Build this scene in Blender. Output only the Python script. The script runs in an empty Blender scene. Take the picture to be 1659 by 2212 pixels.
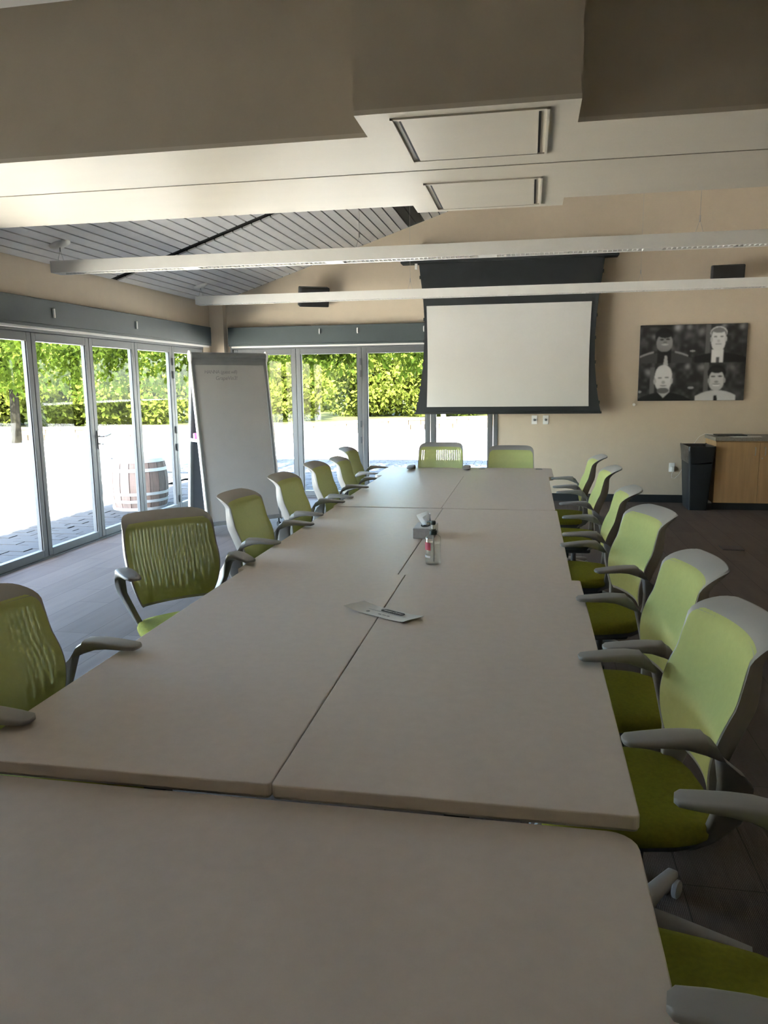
import bpy, bmesh, math, random
import numpy as np
from mathutils import Vector, Matrix

# ------------------------------------------------------------------ camera, sky, sun, exposure
SC = bpy.context.scene
COL = SC.collection
cam_d = bpy.data.cameras.new('camera'); cam = bpy.data.objects.new('camera', cam_d); COL.objects.link(cam)
cam_d.sensor_fit = 'HORIZONTAL'; cam_d.sensor_width = 36.0; cam_d.lens = 1662.88 / 1659 * 36.0
cam_d.clip_start = 0.05; cam_d.clip_end = 300
yaw, pitch, roll = -0.1866, -0.1657, -0.0115
_f = Vector((math.sin(yaw) * math.cos(pitch), math.cos(yaw) * math.cos(pitch), math.sin(pitch)))
_r0 = Vector((math.cos(yaw), -math.sin(yaw), 0)); _u0 = _r0.cross(_f)
_r = math.cos(roll) * _r0 + math.sin(roll) * _u0; _u = -math.sin(roll) * _r0 + math.cos(roll) * _u0
cam.matrix_world = Matrix(((_r.x, _u.x, -_f.x, 0), (_r.y, _u.y, -_f.y, 0), (_r.z, _u.z, -_f.z, 1.567), (0, 0, 0, 1)))
SC.camera = cam

SUN_DIR = Vector((-0.28, 0.85, -1.0)).normalized()
world = bpy.data.worlds.new('sky'); SC.world = world; world.use_nodes = True
wn = world.node_tree; wn.nodes.clear()
sky = wn.nodes.new('ShaderNodeTexSky'); sky.sky_type = 'NISHITA'; sky.sun_disc = False
sky.sun_elevation = math.asin(-SUN_DIR.z); sky.sun_rotation = math.atan2(-SUN_DIR.x, -SUN_DIR.y)
sky.air_density = 1.0; sky.dust_density = 2.5; sky.ozone_density = 1.0
bg = wn.nodes.new('ShaderNodeBackground'); bg.inputs['Strength'].default_value = 0.55
wo = wn.nodes.new('ShaderNodeOutputWorld')
wn.links.new(sky.outputs[0], bg.inputs[0]); wn.links.new(bg.outputs[0], wo.inputs[0])
sun_d = bpy.data.lights.new('sun', 'SUN'); sun_d.energy = 9.0; sun_d.angle = math.radians(0.6); sun_d.color = (1.0, 0.95, 0.86)
sun = bpy.data.objects.new('sun', sun_d); COL.objects.link(sun); sun.location = (3, -8, 12)
sun.rotation_euler = SUN_DIR.to_track_quat('-Z', 'Y').to_euler()

vs = SC.view_settings
vs.view_transform = 'Standard'; vs.look = 'None'; vs.gamma = 1.0; vs.use_curve_mapping = False
vs.exposure = 3.73
try:
    cy = SC.cycles
    cy.use_denoising = True; cy.denoiser = 'OPENIMAGEDENOISE'
    cy.max_bounces = 8; cy.diffuse_bounces = 4; cy.glossy_bounces = 3; cy.transmission_bounces = 4; cy.transparent_max_bounces = 24
    cy.use_adaptive_sampling = True; cy.adaptive_threshold = 0.025; cy.adaptive_min_samples = 32; cy.sample_clamp_indirect = 8.0; cy.caustics_reflective = False; cy.caustics_refractive = False
except Exception:
    pass

# ------------------------------------------------------------------ helpers
RNG = random.Random(7)
def srgb(r, g, b):
    return tuple(((c / 255) / 12.92 if c / 255 <= 0.04045 else ((c / 255 + 0.055) / 1.055) ** 2.4) for c in (r, g, b))

def new_mat(name):
    m = bpy.data.materials.new(name); m.use_nodes = True
    return m, m.node_tree, m.node_tree.nodes['Principled BSDF']

def mat(name, col, rough=0.6, metal=0.0, var=0.06, scale=8.0, bump=0.0, bscale=120.0, spec=0.5, sheen=0.0, stretch=None):
    m, nt, b = new_mat(name)
    b.inputs['Roughness'].default_value = rough; b.inputs['Metallic'].default_value = metal
    b.inputs['Specular IOR Level'].default_value = spec
    if sheen:
        b.inputs['Sheen Weight'].default_value = sheen; b.inputs['Sheen Roughness'].default_value = 0.4
    tc = nt.nodes.new('ShaderNodeTexCoord'); mp = nt.nodes.new('ShaderNodeMapping')
    if stretch: mp.inputs['Scale'].default_value = stretch
    nt.links.new(tc.outputs['Object'], mp.inputs[0])
    n = nt.nodes.new('ShaderNodeTexNoise'); n.inputs['Scale'].default_value = scale; n.inputs['Detail'].default_value = 3
    nt.links.new(mp.outputs[0], n.inputs['Vector'])
    r = nt.nodes.new('ShaderNodeValToRGB')
    c0 = tuple(max(0, c * (1 - var)) for c in col) + (1,); c1 = tuple(min(1, c * (1 + var)) for c in col) + (1,)
    r.color_ramp.elements[0].color = c0; r.color_ramp.elements[1].color = c1
    r.color_ramp.elements[0].position = 0.3; r.color_ramp.elements[1].position = 0.7
    nt.links.new(n.outputs['Fac'], r.inputs[0]); nt.links.new(r.outputs[0], b.inputs['Base Color'])
    if bump:
        n2 = nt.nodes.new('ShaderNodeTexNoise'); n2.inputs['Scale'].default_value = bscale; n2.inputs['Detail'].default_value = 2
        nt.links.new(mp.outputs[0], n2.inputs['Vector'])
        bp = nt.nodes.new('ShaderNodeBump'); bp.inputs['Strength'].default_value = bump; bp.inputs['Distance'].default_value = 0.01
        nt.links.new(n2.outputs['Fac'], bp.inputs['Height']); nt.links.new(bp.outputs[0], b.inputs['Normal'])
    return m

def mat_translucent(name, col, tcol, fac, rough=0.8, var=0.15, scale=30, attr=None):
    m, nt, b = new_mat(name)
    out = nt.nodes['Material Output']
    b.inputs['Roughness'].default_value = rough; b.inputs['Specular IOR Level'].default_value = 0.03 if attr else 0.25
    n = nt.nodes.new('ShaderNodeTexNoise'); n.inputs['Scale'].default_value = scale
    tc = nt.nodes.new('ShaderNodeTexCoord'); nt.links.new(tc.outputs['Object'], n.inputs['Vector'])
    hs = nt.nodes.new('ShaderNodeValToRGB')
    hs.color_ramp.elements[0].color = tuple(c * (1 - var) for c in col) + (1,)
    hs.color_ramp.elements[1].color = tuple(min(1, c * (1 + var)) for c in col) + (1,)
    if attr:
        a = nt.nodes.new('ShaderNodeAttribute'); a.attribute_name = attr
        nt.links.new(a.outputs['Fac'], hs.inputs[0])
    else:
        nt.links.new(n.outputs['Fac'], hs.inputs[0])
    nt.links.new(hs.outputs[0], b.inputs['Base Color'])
    t = nt.nodes.new('ShaderNodeBsdfTranslucent'); t.inputs[0].default_value = tuple(tcol) + (1,)
    mx = nt.nodes.new('ShaderNodeMixShader'); mx.inputs[0].default_value = fac
    nt.links.new(b.outputs[0], mx.inputs[1]); nt.links.new(t.outputs[0], mx.inputs[2]); nt.links.new(mx.outputs[0], out.inputs[0])
    return m

def open_knit(m, fac):
    nt = m.node_tree; out = nt.nodes['Material Output']; src = out.inputs[0].links[0].from_socket
    t = nt.nodes.new('ShaderNodeBsdfTransparent'); mx = nt.nodes.new('ShaderNodeMixShader'); mx.inputs[0].default_value = fac
    nt.links.new(src, mx.inputs[1]); nt.links.new(t.outputs[0], mx.inputs[2]); nt.links.new(mx.outputs[0], out.inputs[0])
    return m
def mat_glass(name, tint=(0.93, 0.97, 0.95), refl=1.0):
    m, nt, b = new_mat(name); out = nt.nodes['Material Output']; nt.nodes.remove(b)
    t = nt.nodes.new('ShaderNodeBsdfTransparent'); t.inputs[0].default_value = tint + (1,)
    g = nt.nodes.new('ShaderNodeBsdfGlossy'); g.inputs['Roughness'].default_value = 0.0
    lw = nt.nodes.new('ShaderNodeLayerWeight'); lw.inputs['Blend'].default_value = 0.5
    pw = nt.nodes.new('ShaderNodeMath'); pw.operation = 'POWER'; pw.inputs[1].default_value = 5.0
    nt.links.new(lw.outputs['Facing'], pw.inputs[0])
    mu = nt.nodes.new('ShaderNodeMath'); mu.operation = 'MULTIPLY_ADD'; mu.inputs[1].default_value = 0.9 * refl; mu.inputs[2].default_value = 0.035 * refl
    nt.links.new(pw.outputs[0], mu.inputs[0])
    mx = nt.nodes.new('ShaderNodeMixShader'); nt.links.new(mu.outputs[0], mx.inputs[0])
    nt.links.new(t.outputs[0], mx.inputs[1]); nt.links.new(g.outputs[0], mx.inputs[2]); nt.links.new(mx.outputs[0], out.inputs[0])
    return m

class MB:
    """collects shapes, links them as ONE mesh object"""
    def __init__(s): s.v = []; s.f = []
    def add(s, vs_, fs):
        o = len(s.v); s.v += [tuple(p) for p in vs_]; s.f += [tuple(i + o for i in f) for f in fs]; return s
    def box(s, x0, x1, y0, y1, z0, z1):
        v = [(x, y, z) for z in (z0, z1) for y in (y0, y1) for x in (x0, x1)]
        return s.add(v, [(0, 2, 3, 1), (4, 5, 7, 6), (0, 1, 5, 4), (2, 6, 7, 3), (0, 4, 6, 2), (1, 3, 7, 5)])
    def obox(s, c, half, ax):
        c = Vector(c); ax = [Vector(a).normalized() for a in ax]
        v = [c + ax[0] * half[0] * i + ax[1] * half[1] * j + ax[2] * half[2] * k for k in (-1, 1) for j in (-1, 1) for i in (-1, 1)]
        return s.add(v, [(0, 2, 3, 1), (4, 5, 7, 6), (0, 1, 5, 4), (2, 6, 7, 3), (0, 4, 6, 2), (1, 3, 7, 5)])
    def prism(s, poly, fn0, fn1):
        n = len(poly); v = [fn0(p) for p in poly] + [fn1(p) for p in poly]
        fs = [tuple(range(n))[::-1], tuple(range(n, 2 * n))] + [(i, (i + 1) % n, n + (i + 1) % n, n + i) for i in range(n)]
        return s.add(v, fs)
    def tube(s, pts, r, n=8, cap=True):
        pts = [Vector(p) for p in pts]; rs = r if isinstance(r, (list, tuple)) else [r] * len(pts)
        vs_ = []; prev = None
        for i, p in enumerate(pts):
            d = (pts[min(i + 1, len(pts) - 1)] - pts[max(i - 1, 0)]).normalized()
            a = prev if prev is not None else (Vector((0, 0, 1)) if abs(d.z) < 0.9 else Vector((1, 0, 0)))
            a = (a - d * a.dot(d)).normalized(); b_ = d.cross(a); prev = a
            vs_ += [p + (a * math.cos(2 * math.pi * k / n) + b_ * math.sin(2 * math.pi * k / n)) * rs[i] for k in range(n)]
        fs = []
        for i in range(len(pts) - 1):
            fs += [(i * n + k, i * n + (k + 1) % n, (i + 1) * n + (k + 1) % n, (i + 1) * n + k) for k in range(n)]
        if cap: fs += [tuple(range(n))[::-1], tuple(range((len(pts) - 1) * n, len(pts) * n))]
        return s.add(vs_, fs)
    def lathe(s, prof, c=(0, 0, 0), n=20, axis='z'):
        vs_ = []
        for r, h in prof:
            for k in range(n):
                a = 2 * math.pi * k / n; x, y = r * math.cos(a), r * math.sin(a)
                p = (x, y, h) if axis == 'z' else ((x, h, y) if axis == 'y' else (h, x, y))
                vs_.append((p[0] + c[0], p[1] + c[1], p[2] + c[2]))
        m = len(prof); fs = []
        for i in range(m - 1):
            fs += [(i * n + k, i * n + (k + 1) % n, (i + 1) * n + (k + 1) % n, (i + 1) * n + k) for k in range(n)]
        fs += [tuple(range(n))[::-1], tuple(range((m - 1) * n, m * n))]
        return s.add(vs_, fs)
    def loft(s, secs):
        """secs: list of equal-length rings"""
        n = len(secs[0]); vs_ = [p for r in secs for p in r]; fs = []
        for i in range(len(secs) - 1):
            fs += [(i * n + k, i * n + (k + 1) % n, (i + 1) * n + (k + 1) % n, (i + 1) * n + k) for k in range(n)]
        fs += [tuple(range(n))[::-1], tuple(range((len(secs) - 1) * n, len(secs) * n))]
        return s.add(vs_, fs)
    def mesh(s, name, m, smooth=None):
        me = bpy.data.meshes.new(name); me.from_pydata(s.v, [], s.f); me.validate()
        bm = bmesh.new(); bm.from_mesh(me); bmesh.ops.recalc_face_normals(bm, faces=bm.faces); bm.to_mesh(me); bm.free()
        if m: me.materials.append(m)
        if smooth is not None:
            me.polygons.foreach_set('use_smooth', [True] * len(me.polygons)); me.set_sharp_from_angle(angle=math.radians(smooth))
        return me
    def build(s, name, m, parent=None, smooth=None, bevel=0.0, bseg=2):
        o = bpy.data.objects.new(name, s.mesh(name, m, smooth)); COL.objects.link(o)
        if parent is not None: o.parent = parent
        if bevel:
            md = o.modifiers.new('bevel', 'BEVEL'); md.width = bevel; md.segments = bseg; md.limit_method = 'ANGLE'; md.angle_limit = math.radians(40)
        return o

def inst(name, me, parent=None, loc=(0, 0, 0), rot=None):
    o = bpy.data.objects.new(name, me); COL.objects.link(o); o.location = loc
    if rot: o.rotation_euler = rot
    if parent is not None: o.parent = parent
    return o
def tag(o, label, cat, group=None, kind=None):
    o['label'] = label; o['category'] = cat
    if group: o['group'] = group
    if kind: o['kind'] = kind
    return o
def struct(o, label=None):
    o['kind'] = 'structure'
    if label: o['label'] = label
    return o
def empty(name, loc=(0, 0, 0), rz=0.0):
    o = bpy.data.objects.new(name, None); COL.objects.link(o); o.location = loc; o.rotation_euler = (0, 0, rz); o.empty_display_size = 0.1
    return o
def copy_tree(o, parent=None):
    c = o.copy(); COL.objects.link(c); c.parent = parent
    for ch in o.children: copy_tree(ch, c)
    return c
def rrect(w, h, r, n=3):
    """rounded rectangle outline centred on 0 (2D)"""
    pts = []
    for cx, cy_, a0 in ((w / 2 - r, h / 2 - r, 0), (-w / 2 + r, h / 2 - r, 90), (-w / 2 + r, -h / 2 + r, 180), (w / 2 - r, -h / 2 + r, 270)):
        for k in range(n + 1):
            a = math.radians(a0 + 90 * k / n); pts.append((cx + r * math.cos(a), cy_ + r * math.sin(a)))
    return pts

# ------------------------------------------------------------------ materials
M = {}
M['wall'] = mat('wall_paint', (0.58, 0.485, 0.365), 0.75, var=0.02, bump=0.05, bscale=250)
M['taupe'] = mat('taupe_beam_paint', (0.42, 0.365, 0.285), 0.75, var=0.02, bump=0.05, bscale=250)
M['soffit'] = mat('soffit_paint', (0.54, 0.49, 0.41), 0.42, spec=0.06, var=0.02, scale=2.0, bump=0.02, bscale=6, stretch=(1, 3, 1))
M['ceil_white'] = mat('ceiling_white', (0.78, 0.77, 0.74), 0.6, var=0.02)
M['plank'] = mat('ceiling_plank', (0.70, 0.68, 0.67), 0.5, var=0.04)
M['black'] = mat('black_satin', (0.018, 0.02, 0.021), 0.5)
M['dark'] = mat('dark_recess', (0.03, 0.028, 0.027), 0.8)
M['pocket'] = mat('shade_box_paint', (0.040, 0.054, 0.053), 0.55, var=0.04)
M['alu'] = mat('anodised_frame', (0.105, 0.11, 0.11), 0.45, metal=0.0, var=0.04, stretch=(1, 1, 0.1))
M['alu_dark'] = mat('gasket', (0.05, 0.055, 0.06), 0.5)
M['steel'] = mat('brushed_steel', (0.45, 0.44, 0.43), 0.35, metal=0.9)
M['white_metal'] = mat('white_powder_coat', (0.72, 0.70, 0.66), 0.4, var=0.02)
M['white'] = mat('white_plastic', (0.8, 0.79, 0.76), 0.45, var=0.02)
M['table'] = mat('grey_laminate', (0.61, 0.54, 0.49), 0.36, var=0.025, scale=30, bump=0.01, bscale=300, spec=0.05)
M['table_edge'] = mat('laminate_edge', (0.33, 0.31, 0.285), 0.45)
M['fabric'] = open_knit(mat_translucent('green_knit', (0.52, 0.56, 0.21), (0.42, 0.45, 0.26), 0.13, scale=60, var=0.06), 0.11)
M['seat'] = mat('green_seat_fabric', (0.25, 0.265, 0.032), 0.9, var=0.10, scale=90, bump=0.15, bscale=500, spec=0.2)
M['shell'] = mat('grey_plastic_shell', (0.31, 0.295, 0.28), 0.45, var=0.03)
M['bracket'] = mat('arm_bracket_grey', (0.19, 0.188, 0.185), 0.45, var=0.03)
M['armpad'] = mat('grey_arm_pad', (0.25, 0.24, 0.23), 0.5, var=0.03)
M['chairdark'] = mat('charcoal_plastic', (0.07, 0.075, 0.08), 0.5)
M['base'] = mat('platinum_base', (0.30, 0.30, 0.31), 0.4, var=0.03)
M['screen_white'] = mat('projection_cloth', (0.585, 0.57, 0.535), 0.85, var=0.015, scale=3)
M['screen_black'] = mat('black_screen_cloth', (0.022, 0.026, 0.027), 0.8)
M['board'] = mat('whiteboard_enamel', (0.44, 0.435, 0.42), 0.25, var=0.02)
M['boardback'] = mat('board_back_panel', (0.10, 0.11, 0.12), 0.6)
M['boardframe'] = mat('board_frame_grey', (0.20, 0.21, 0.21), 0.45)
M['wood'] = mat('maple_laminate', (0.42, 0.26, 0.12), 0.5, var=0.10, scale=3, stretch=(8, 8, 0.6))
M['counter'] = mat('speckled_counter', (0.20, 0.18, 0.15), 0.4, var=0.25, scale=140)
M['bag'] = mat('black_bag', (0.02, 0.021, 0.022), 0.28, var=0.1, bump=0.5, bscale=18)
M['bin'] = mat('black_bin', (0.016, 0.018, 0.02), 0.55)
M['paper'] = mat('paper', (0.64, 0.625, 0.60), 0.7, var=0.02)
M['ink'] = mat('black_ink', (0.02, 0.022, 0.025), 0.6)
M['greyink'] = mat('grey_ink', (0.28, 0.28, 0.28), 0.7)
M['marker'] = mat('faint_marker', (0.22, 0.225, 0.225), 0.6)
M['pink'] = mat('pink_eraser', (0.75, 0.18, 0.45), 0.7)
M['red'] = mat('red_label', (0.55, 0.06, 0.10), 0.5)
M['tissue'] = mat_translucent('tissue_paper', (0.8, 0.8, 0.8), (0.8, 0.8, 0.8), 0.4)
M['carton'] = mat('tissue_carton', (0.55, 0.55, 0.57), 0.6, var=0.08, scale=60)
M['glass'] = mat_glass('door_glass', (0.912, 0.942, 0.935), 0.35)
M['bottle'] = mat_glass('clear_bottle', (0.96, 0.975, 0.965), 2.2)
M['gel'] = mat_glass('sanitizer_gel', (0.95, 0.965, 0.95), 1.0)
M['rubber'] = mat('rubber_base', (0.03, 0.03, 0.032), 0.6)
M['floorbox'] = mat('floor_box_cover', (0.05, 0.028, 0.025), 0.6)
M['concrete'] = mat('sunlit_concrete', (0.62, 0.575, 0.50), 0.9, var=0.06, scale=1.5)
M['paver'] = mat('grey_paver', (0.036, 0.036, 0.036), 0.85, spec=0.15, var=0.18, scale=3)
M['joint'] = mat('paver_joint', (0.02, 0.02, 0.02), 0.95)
M['stone'] = mat('tan_stone', (0.12, 0.09, 0.06), 0.9, var=0.25, scale=4, bump=0.4, bscale=12, spec=0.05)
M['soil'] = mat('planting_bed', (0.035, 0.038, 0.014), 0.95, var=0.2, spec=0.02)
M['bark'] = mat('bark', (0.006, 0.0055, 0.004), 0.9, var=0.3, scale=12, spec=0.02)
M['palebark'] = mat('pale_bark', (0.10, 0.095, 0.09), 0.9, var=0.2, scale=12, spec=0.05)
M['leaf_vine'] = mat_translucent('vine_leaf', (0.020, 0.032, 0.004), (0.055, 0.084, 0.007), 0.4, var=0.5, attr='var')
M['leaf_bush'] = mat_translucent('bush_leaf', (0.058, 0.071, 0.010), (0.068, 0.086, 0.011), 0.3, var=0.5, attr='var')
M['barrel'] = mat('barrel_oak', (0.11, 0.075, 0.062), 0.7, var=0.25, scale=6, stretch=(6, 6, 0.8))
M['hoop'] = mat('galvanised_hoop', (0.36, 0.38, 0.40), 0.5, metal=0.3, var=0.1)
M['pergola'] = mat('pergola_paint', (0.10, 0.105, 0.11), 0.7)

def carpet_material():
    m, nt, b = new_mat('plank_carpet')
    b.inputs['Roughness'].default_value = 0.55; b.inputs['Specular IOR Level'].default_value = 0.03
    b.inputs['Sheen Weight'].default_value = 0.0; b.inputs['Sheen Roughness'].default_value = 0.5
    tc = nt.nodes.new('ShaderNodeTexCoord'); mp = nt.nodes.new('ShaderNodeMapping'); mp.inputs['Rotation'].default_value = (0, 0, math.radians(90))
    nt.links.new(tc.outputs['Object'], mp.inputs[0])
    br = nt.nodes.new('ShaderNodeTexBrick'); br.inputs['Scale'].default_value = 1.0; br.inputs['Brick Width'].default_value = 1.0; br.inputs['Row Height'].default_value = 0.25
    br.inputs['Mortar Size'].default_value = 0.002; br.inputs['Color1'].default_value = (0.108, 0.085, 0.071, 1); br.inputs['Color2'].default_value = (0.133, 0.105, 0.089, 1)
    br.inputs['Mortar'].default_value = (0.06, 0.05, 0.042, 1); br.offset = 0.33
    nt.links.new(mp.outputs[0], br.inputs['Vector'])
    mp2 = nt.nodes.new('ShaderNodeMapping'); mp2.inputs['Scale'].default_value = (1, 0.12, 1); nt.links.new(tc.outputs['Object'], mp2.inputs[0])
    n = nt.nodes.new('ShaderNodeTexNoise'); n.inputs['Scale'].default_value = 14; n.inputs['Detail'].default_value = 6; nt.links.new(mp2.outputs[0], n.inputs['Vector'])
    mx = nt.nodes.new('ShaderNodeMix'); mx.data_type = 'RGBA'; mx.blend_type = 'OVERLAY'; mx.inputs[0].default_value = 0.22
    nt.links.new(br.outputs['Color'], mx.inputs[6]); nt.links.new(n.outputs['Fac'], mx.inputs[7]); nt.links.new(mx.outputs[2], b.inputs['Base Color'])
    w = nt.nodes.new('ShaderNodeTexWave'); w.inputs['Scale'].default_value = 60; w.inputs['Distortion'].default_value = 1.5; nt.links.new(tc.outputs['Object'], w.inputs['Vector'])
    bp = nt.nodes.new('ShaderNodeBump'); bp.inputs['Strength'].default_value = 0.25; bp.inputs['Distance'].default_value = 0.004
    nt.links.new(w.outputs['Fac'], bp.inputs['Height']); nt.links.new(bp.outputs[0], b.inputs['Normal'])
    return m
M['carpet'] = carpet_material()

# ------------------------------------------------------------------ the room shell
XL, YB, XR, YN = -4.35, 10.38, 4.75, -1.8          # left wall, back wall, right wall, wall behind the viewer
EAVE, SLOPE, RIDGE_X = 2.665, 0.327, 1.30
RIDGE_Z = EAVE + SLOPE * (RIDGE_X - XL)
RZ = RIDGE_Z - SLOPE * (XR - RIDGE_X)
ZB, YF, YFAR = 2.67, 3.655, 5.06                   # soffit beam underside, near face, far face
DOOR_T = 2.09
Y_DOOR0 = 2.60                                     # first folding door of the left wall
PITCH = 0.925

struct(MB().box(XL - 0.15, XR, YN, YB + 0.17, -0.06, 0.0).build('floor', M['carpet']), 'carpeted floor in brown grey planks')
w = MB()
w.box(XL - 0.15, XL, YN, Y_DOOR0, 0, 3.6)
w.box(XL - 0.15, XL, Y_DOOR0, YF, DOOR_T, 3.6)
w.box(XL - 0.15, XL, YF, YB + 0.17, DOOR_T, EAVE + 0.02)
w.box(XL - 0.15, XL, 10.0, YB + 0.17, 0, DOOR_T)
struct(w.build('wall_left', M['wall']))
XB0, XB1 = -4.09, -0.44
w = MB(); yb = lambda y: (lambda p: (p[0], y, p[1]))
w.prism([(XL - 0.0, 0), (XB0, 0), (XB0, DOOR_T), (XL, DOOR_T)], yb(YB), yb(YB + 0.17))
w.prism([(XB1, 0), (XR, 0), (XR, DOOR_T), (XB1, DOOR_T)], yb(YB), yb(YB + 0.17))
w.prism([(XL, DOOR_T), (XR, DOOR_T), (XR, RZ), (RIDGE_X, RIDGE_Z), (XL, EAVE)], yb(YB), yb(YB + 0.17))
struct(w.build('wall_back', M['wall']))
struct(MB().box(XR, XR + 0.15, YN, YB + 0.17, 0, 4.0).build('wall_right', M['wall']))
struct(MB().box(XL - 0.15, XR + 0.15, YN - 0.15, YN, 0, 3.6).build('wall_front', M['wall']))
struct(MB().box(XL + 0.001, -4.15, 10.25, YB - 0.001, 0, EAVE + 0.05).build('column', M['wall']), 'plain pilaster in the corner between the folding doors')
struct(MB().box(XB1 + 0.05, 2.2, YB - 0.012, YB - 0.0005, 0, 0.10).build('baseboard_back', M['black']))

# sloped ceiling of separate planks under a dark backing
slope_y = lambda y: (lambda p: (p[0], y, p[1]))
cb = MB()
cb.prism([(XL - 0.48, EAVE + 0.035 - SLOPE * 0.48), (RIDGE_X, RIDGE_Z + 0.035), (XR + 0.15, RZ + 0.035 - SLOPE * 0.15), (XR + 0.15, RZ + 0.135), (RIDGE_X, RIDGE_Z + 0.16), (XL - 0.48, EAVE + 0.135 - SLOPE * 0.48)],
         slope_y(YF + 0.1), slope_y(YB + 0.3))
ceil = struct(cb.build('ceiling', M['dark']), 'sloped ceiling of pale narrow planks with dark gaps')
MB().prism([(RIDGE_X, RIDGE_Z), (XR, RZ), (XR, RZ + 0.02), (RIDGE_X, RIDGE_Z + 0.02)], slope_y(YFAR), slope_y(YB)).build('lining_board', M['plank'], ceil)
ang = math.atan(SLOPE); PW = 0.1017 / math.cos(ang); PX0 = -4.335
def plank_mesh(L, m):
    return MB().box(0.0075, PW - 0.0075, 0, L, 0, 0.016).mesh('plank', m)
Y_S0, Y_S1 = 7.66, 7.815
pm_near, pm_far = plank_mesh(Y_S0 - (YFAR - 0.02), M['plank']), plank_mesh(YB - 0.005 - Y_S1, M['plank'])
pm_farS, pm_diff = plank_mesh(1.35, M['plank']), plank_mesh(YB - 0.04 - (Y_S1 + 1.36), M['black'])
npl = int((RIDGE_X - PX0) / math.cos(ang) / PW)
for i in range(npl):
    s = i * PW; x = PX0 + s * math.cos(ang); z = EAVE + SLOPE * (x - XL)
    inst('plank', pm_near, ceil, (x, YFAR - 0.02, z), (0, -ang, 0))
    if -1.63 < x < -1.43:
        inst('plank', pm_farS, ceil, (x, Y_S1, z), (0, -ang, 0)); inst('air_slot', pm_diff, ceil, (x, Y_S1 + 1.36, z), (0, -ang, 0))
    else:
        inst('plank', pm_far, ceil, (x, Y_S1, z), (0, -ang, 0))
struct(MB().box(XL - 0.15, XR + 0.15, YN - 0.15, YF, 3.37, 3.47).build('ceiling_near', M['ceil_white']), 'flat white ceiling in front of the dropped beam')
for xx in (-2.56, -1.35, 1.2, 2.4):
    struct(MB().box(xx - 0.006, xx + 0.006, YN, YF - 0.001, 3.366, 3.372).build('ceiling_joint', M['greyink']))

# dropped beam with its wider middle box, underside boards and access panels
BX0, BX1, BY0, BY1 = -0.745, 0.182, 3.365, 5.27
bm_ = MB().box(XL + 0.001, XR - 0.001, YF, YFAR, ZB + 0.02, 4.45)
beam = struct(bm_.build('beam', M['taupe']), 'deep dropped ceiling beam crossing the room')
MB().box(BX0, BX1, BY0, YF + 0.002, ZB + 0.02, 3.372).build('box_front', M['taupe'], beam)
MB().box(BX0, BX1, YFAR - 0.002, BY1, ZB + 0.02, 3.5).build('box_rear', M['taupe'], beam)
GY0, GY1 = 4.235, 4.275
MB().box(XL + 0.001, XR - 0.001, YF, GY0, ZB, ZB + 0.02).build('underside_board', M['soffit'], beam)
MB().box(XL + 0.001, XR - 0.001, GY0 + 0.008, GY1 - 0.012, ZB + 0.002, ZB + 0.02).build('underside_strip', M['soffit'], beam)
MB().box(XL + 0.001, XR - 0.001, GY1, YFAR, ZB, ZB + 0.02).build('underside_board', M['soffit'], beam)
MB().box(BX0, BX1, BY0, YF, ZB, ZB + 0.02).build('underside_board', M['soffit'], beam)
MB().box(BX0, BX1, YFAR, BY1, ZB, ZB + 0.02).build('underside_board', M['soffit'], beam)
def access_panel(x0, x1, y0, y1, label):
    r = empty('access_panel', ((x0 + x1) / 2, (y0 + y1) / 2, ZB)); hx, hy = (x1 - x0) / 2, (y1 - y0) / 2
    f = MB(); t = 0.045
    f.box(-hx, hx, -hy, -hy + 0.02, -0.008, 0); f.box(-hx, hx, hy - 0.02, hy, -0.008, 0)
    f.box(-hx, -hx + 0.012, -hy, hy, -0.01, 0); f.box(hx - 0.012, hx, -hy, hy, -0.01, 0)
    f.build('frame', M['soffit'], r)
    MB().box(-hx + t, hx - t, -hy + 0.025, hy - 0.025, -0.006, 0).build('panel', M['soffit'], r)
    for sx in (-1, 1):
        MB().box(sx * (hx - t + 0.006) - 0.005, sx * (hx - t + 0.006) + 0.005, -hy + 0.03, hy - 0.03, -0.003, 0).build('slot', M['dark'], r)
    tag(r, label, 'access panel', 'access panels under the dropped beam')
access_panel(-0.605, 0.06, 3.43, 4.09, 'square access panel under the beam, the nearer of two')
access_panel(-0.61, 0.048, 4.53, 5.20, 'square access panel under the beam, the farther of two')

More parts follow.
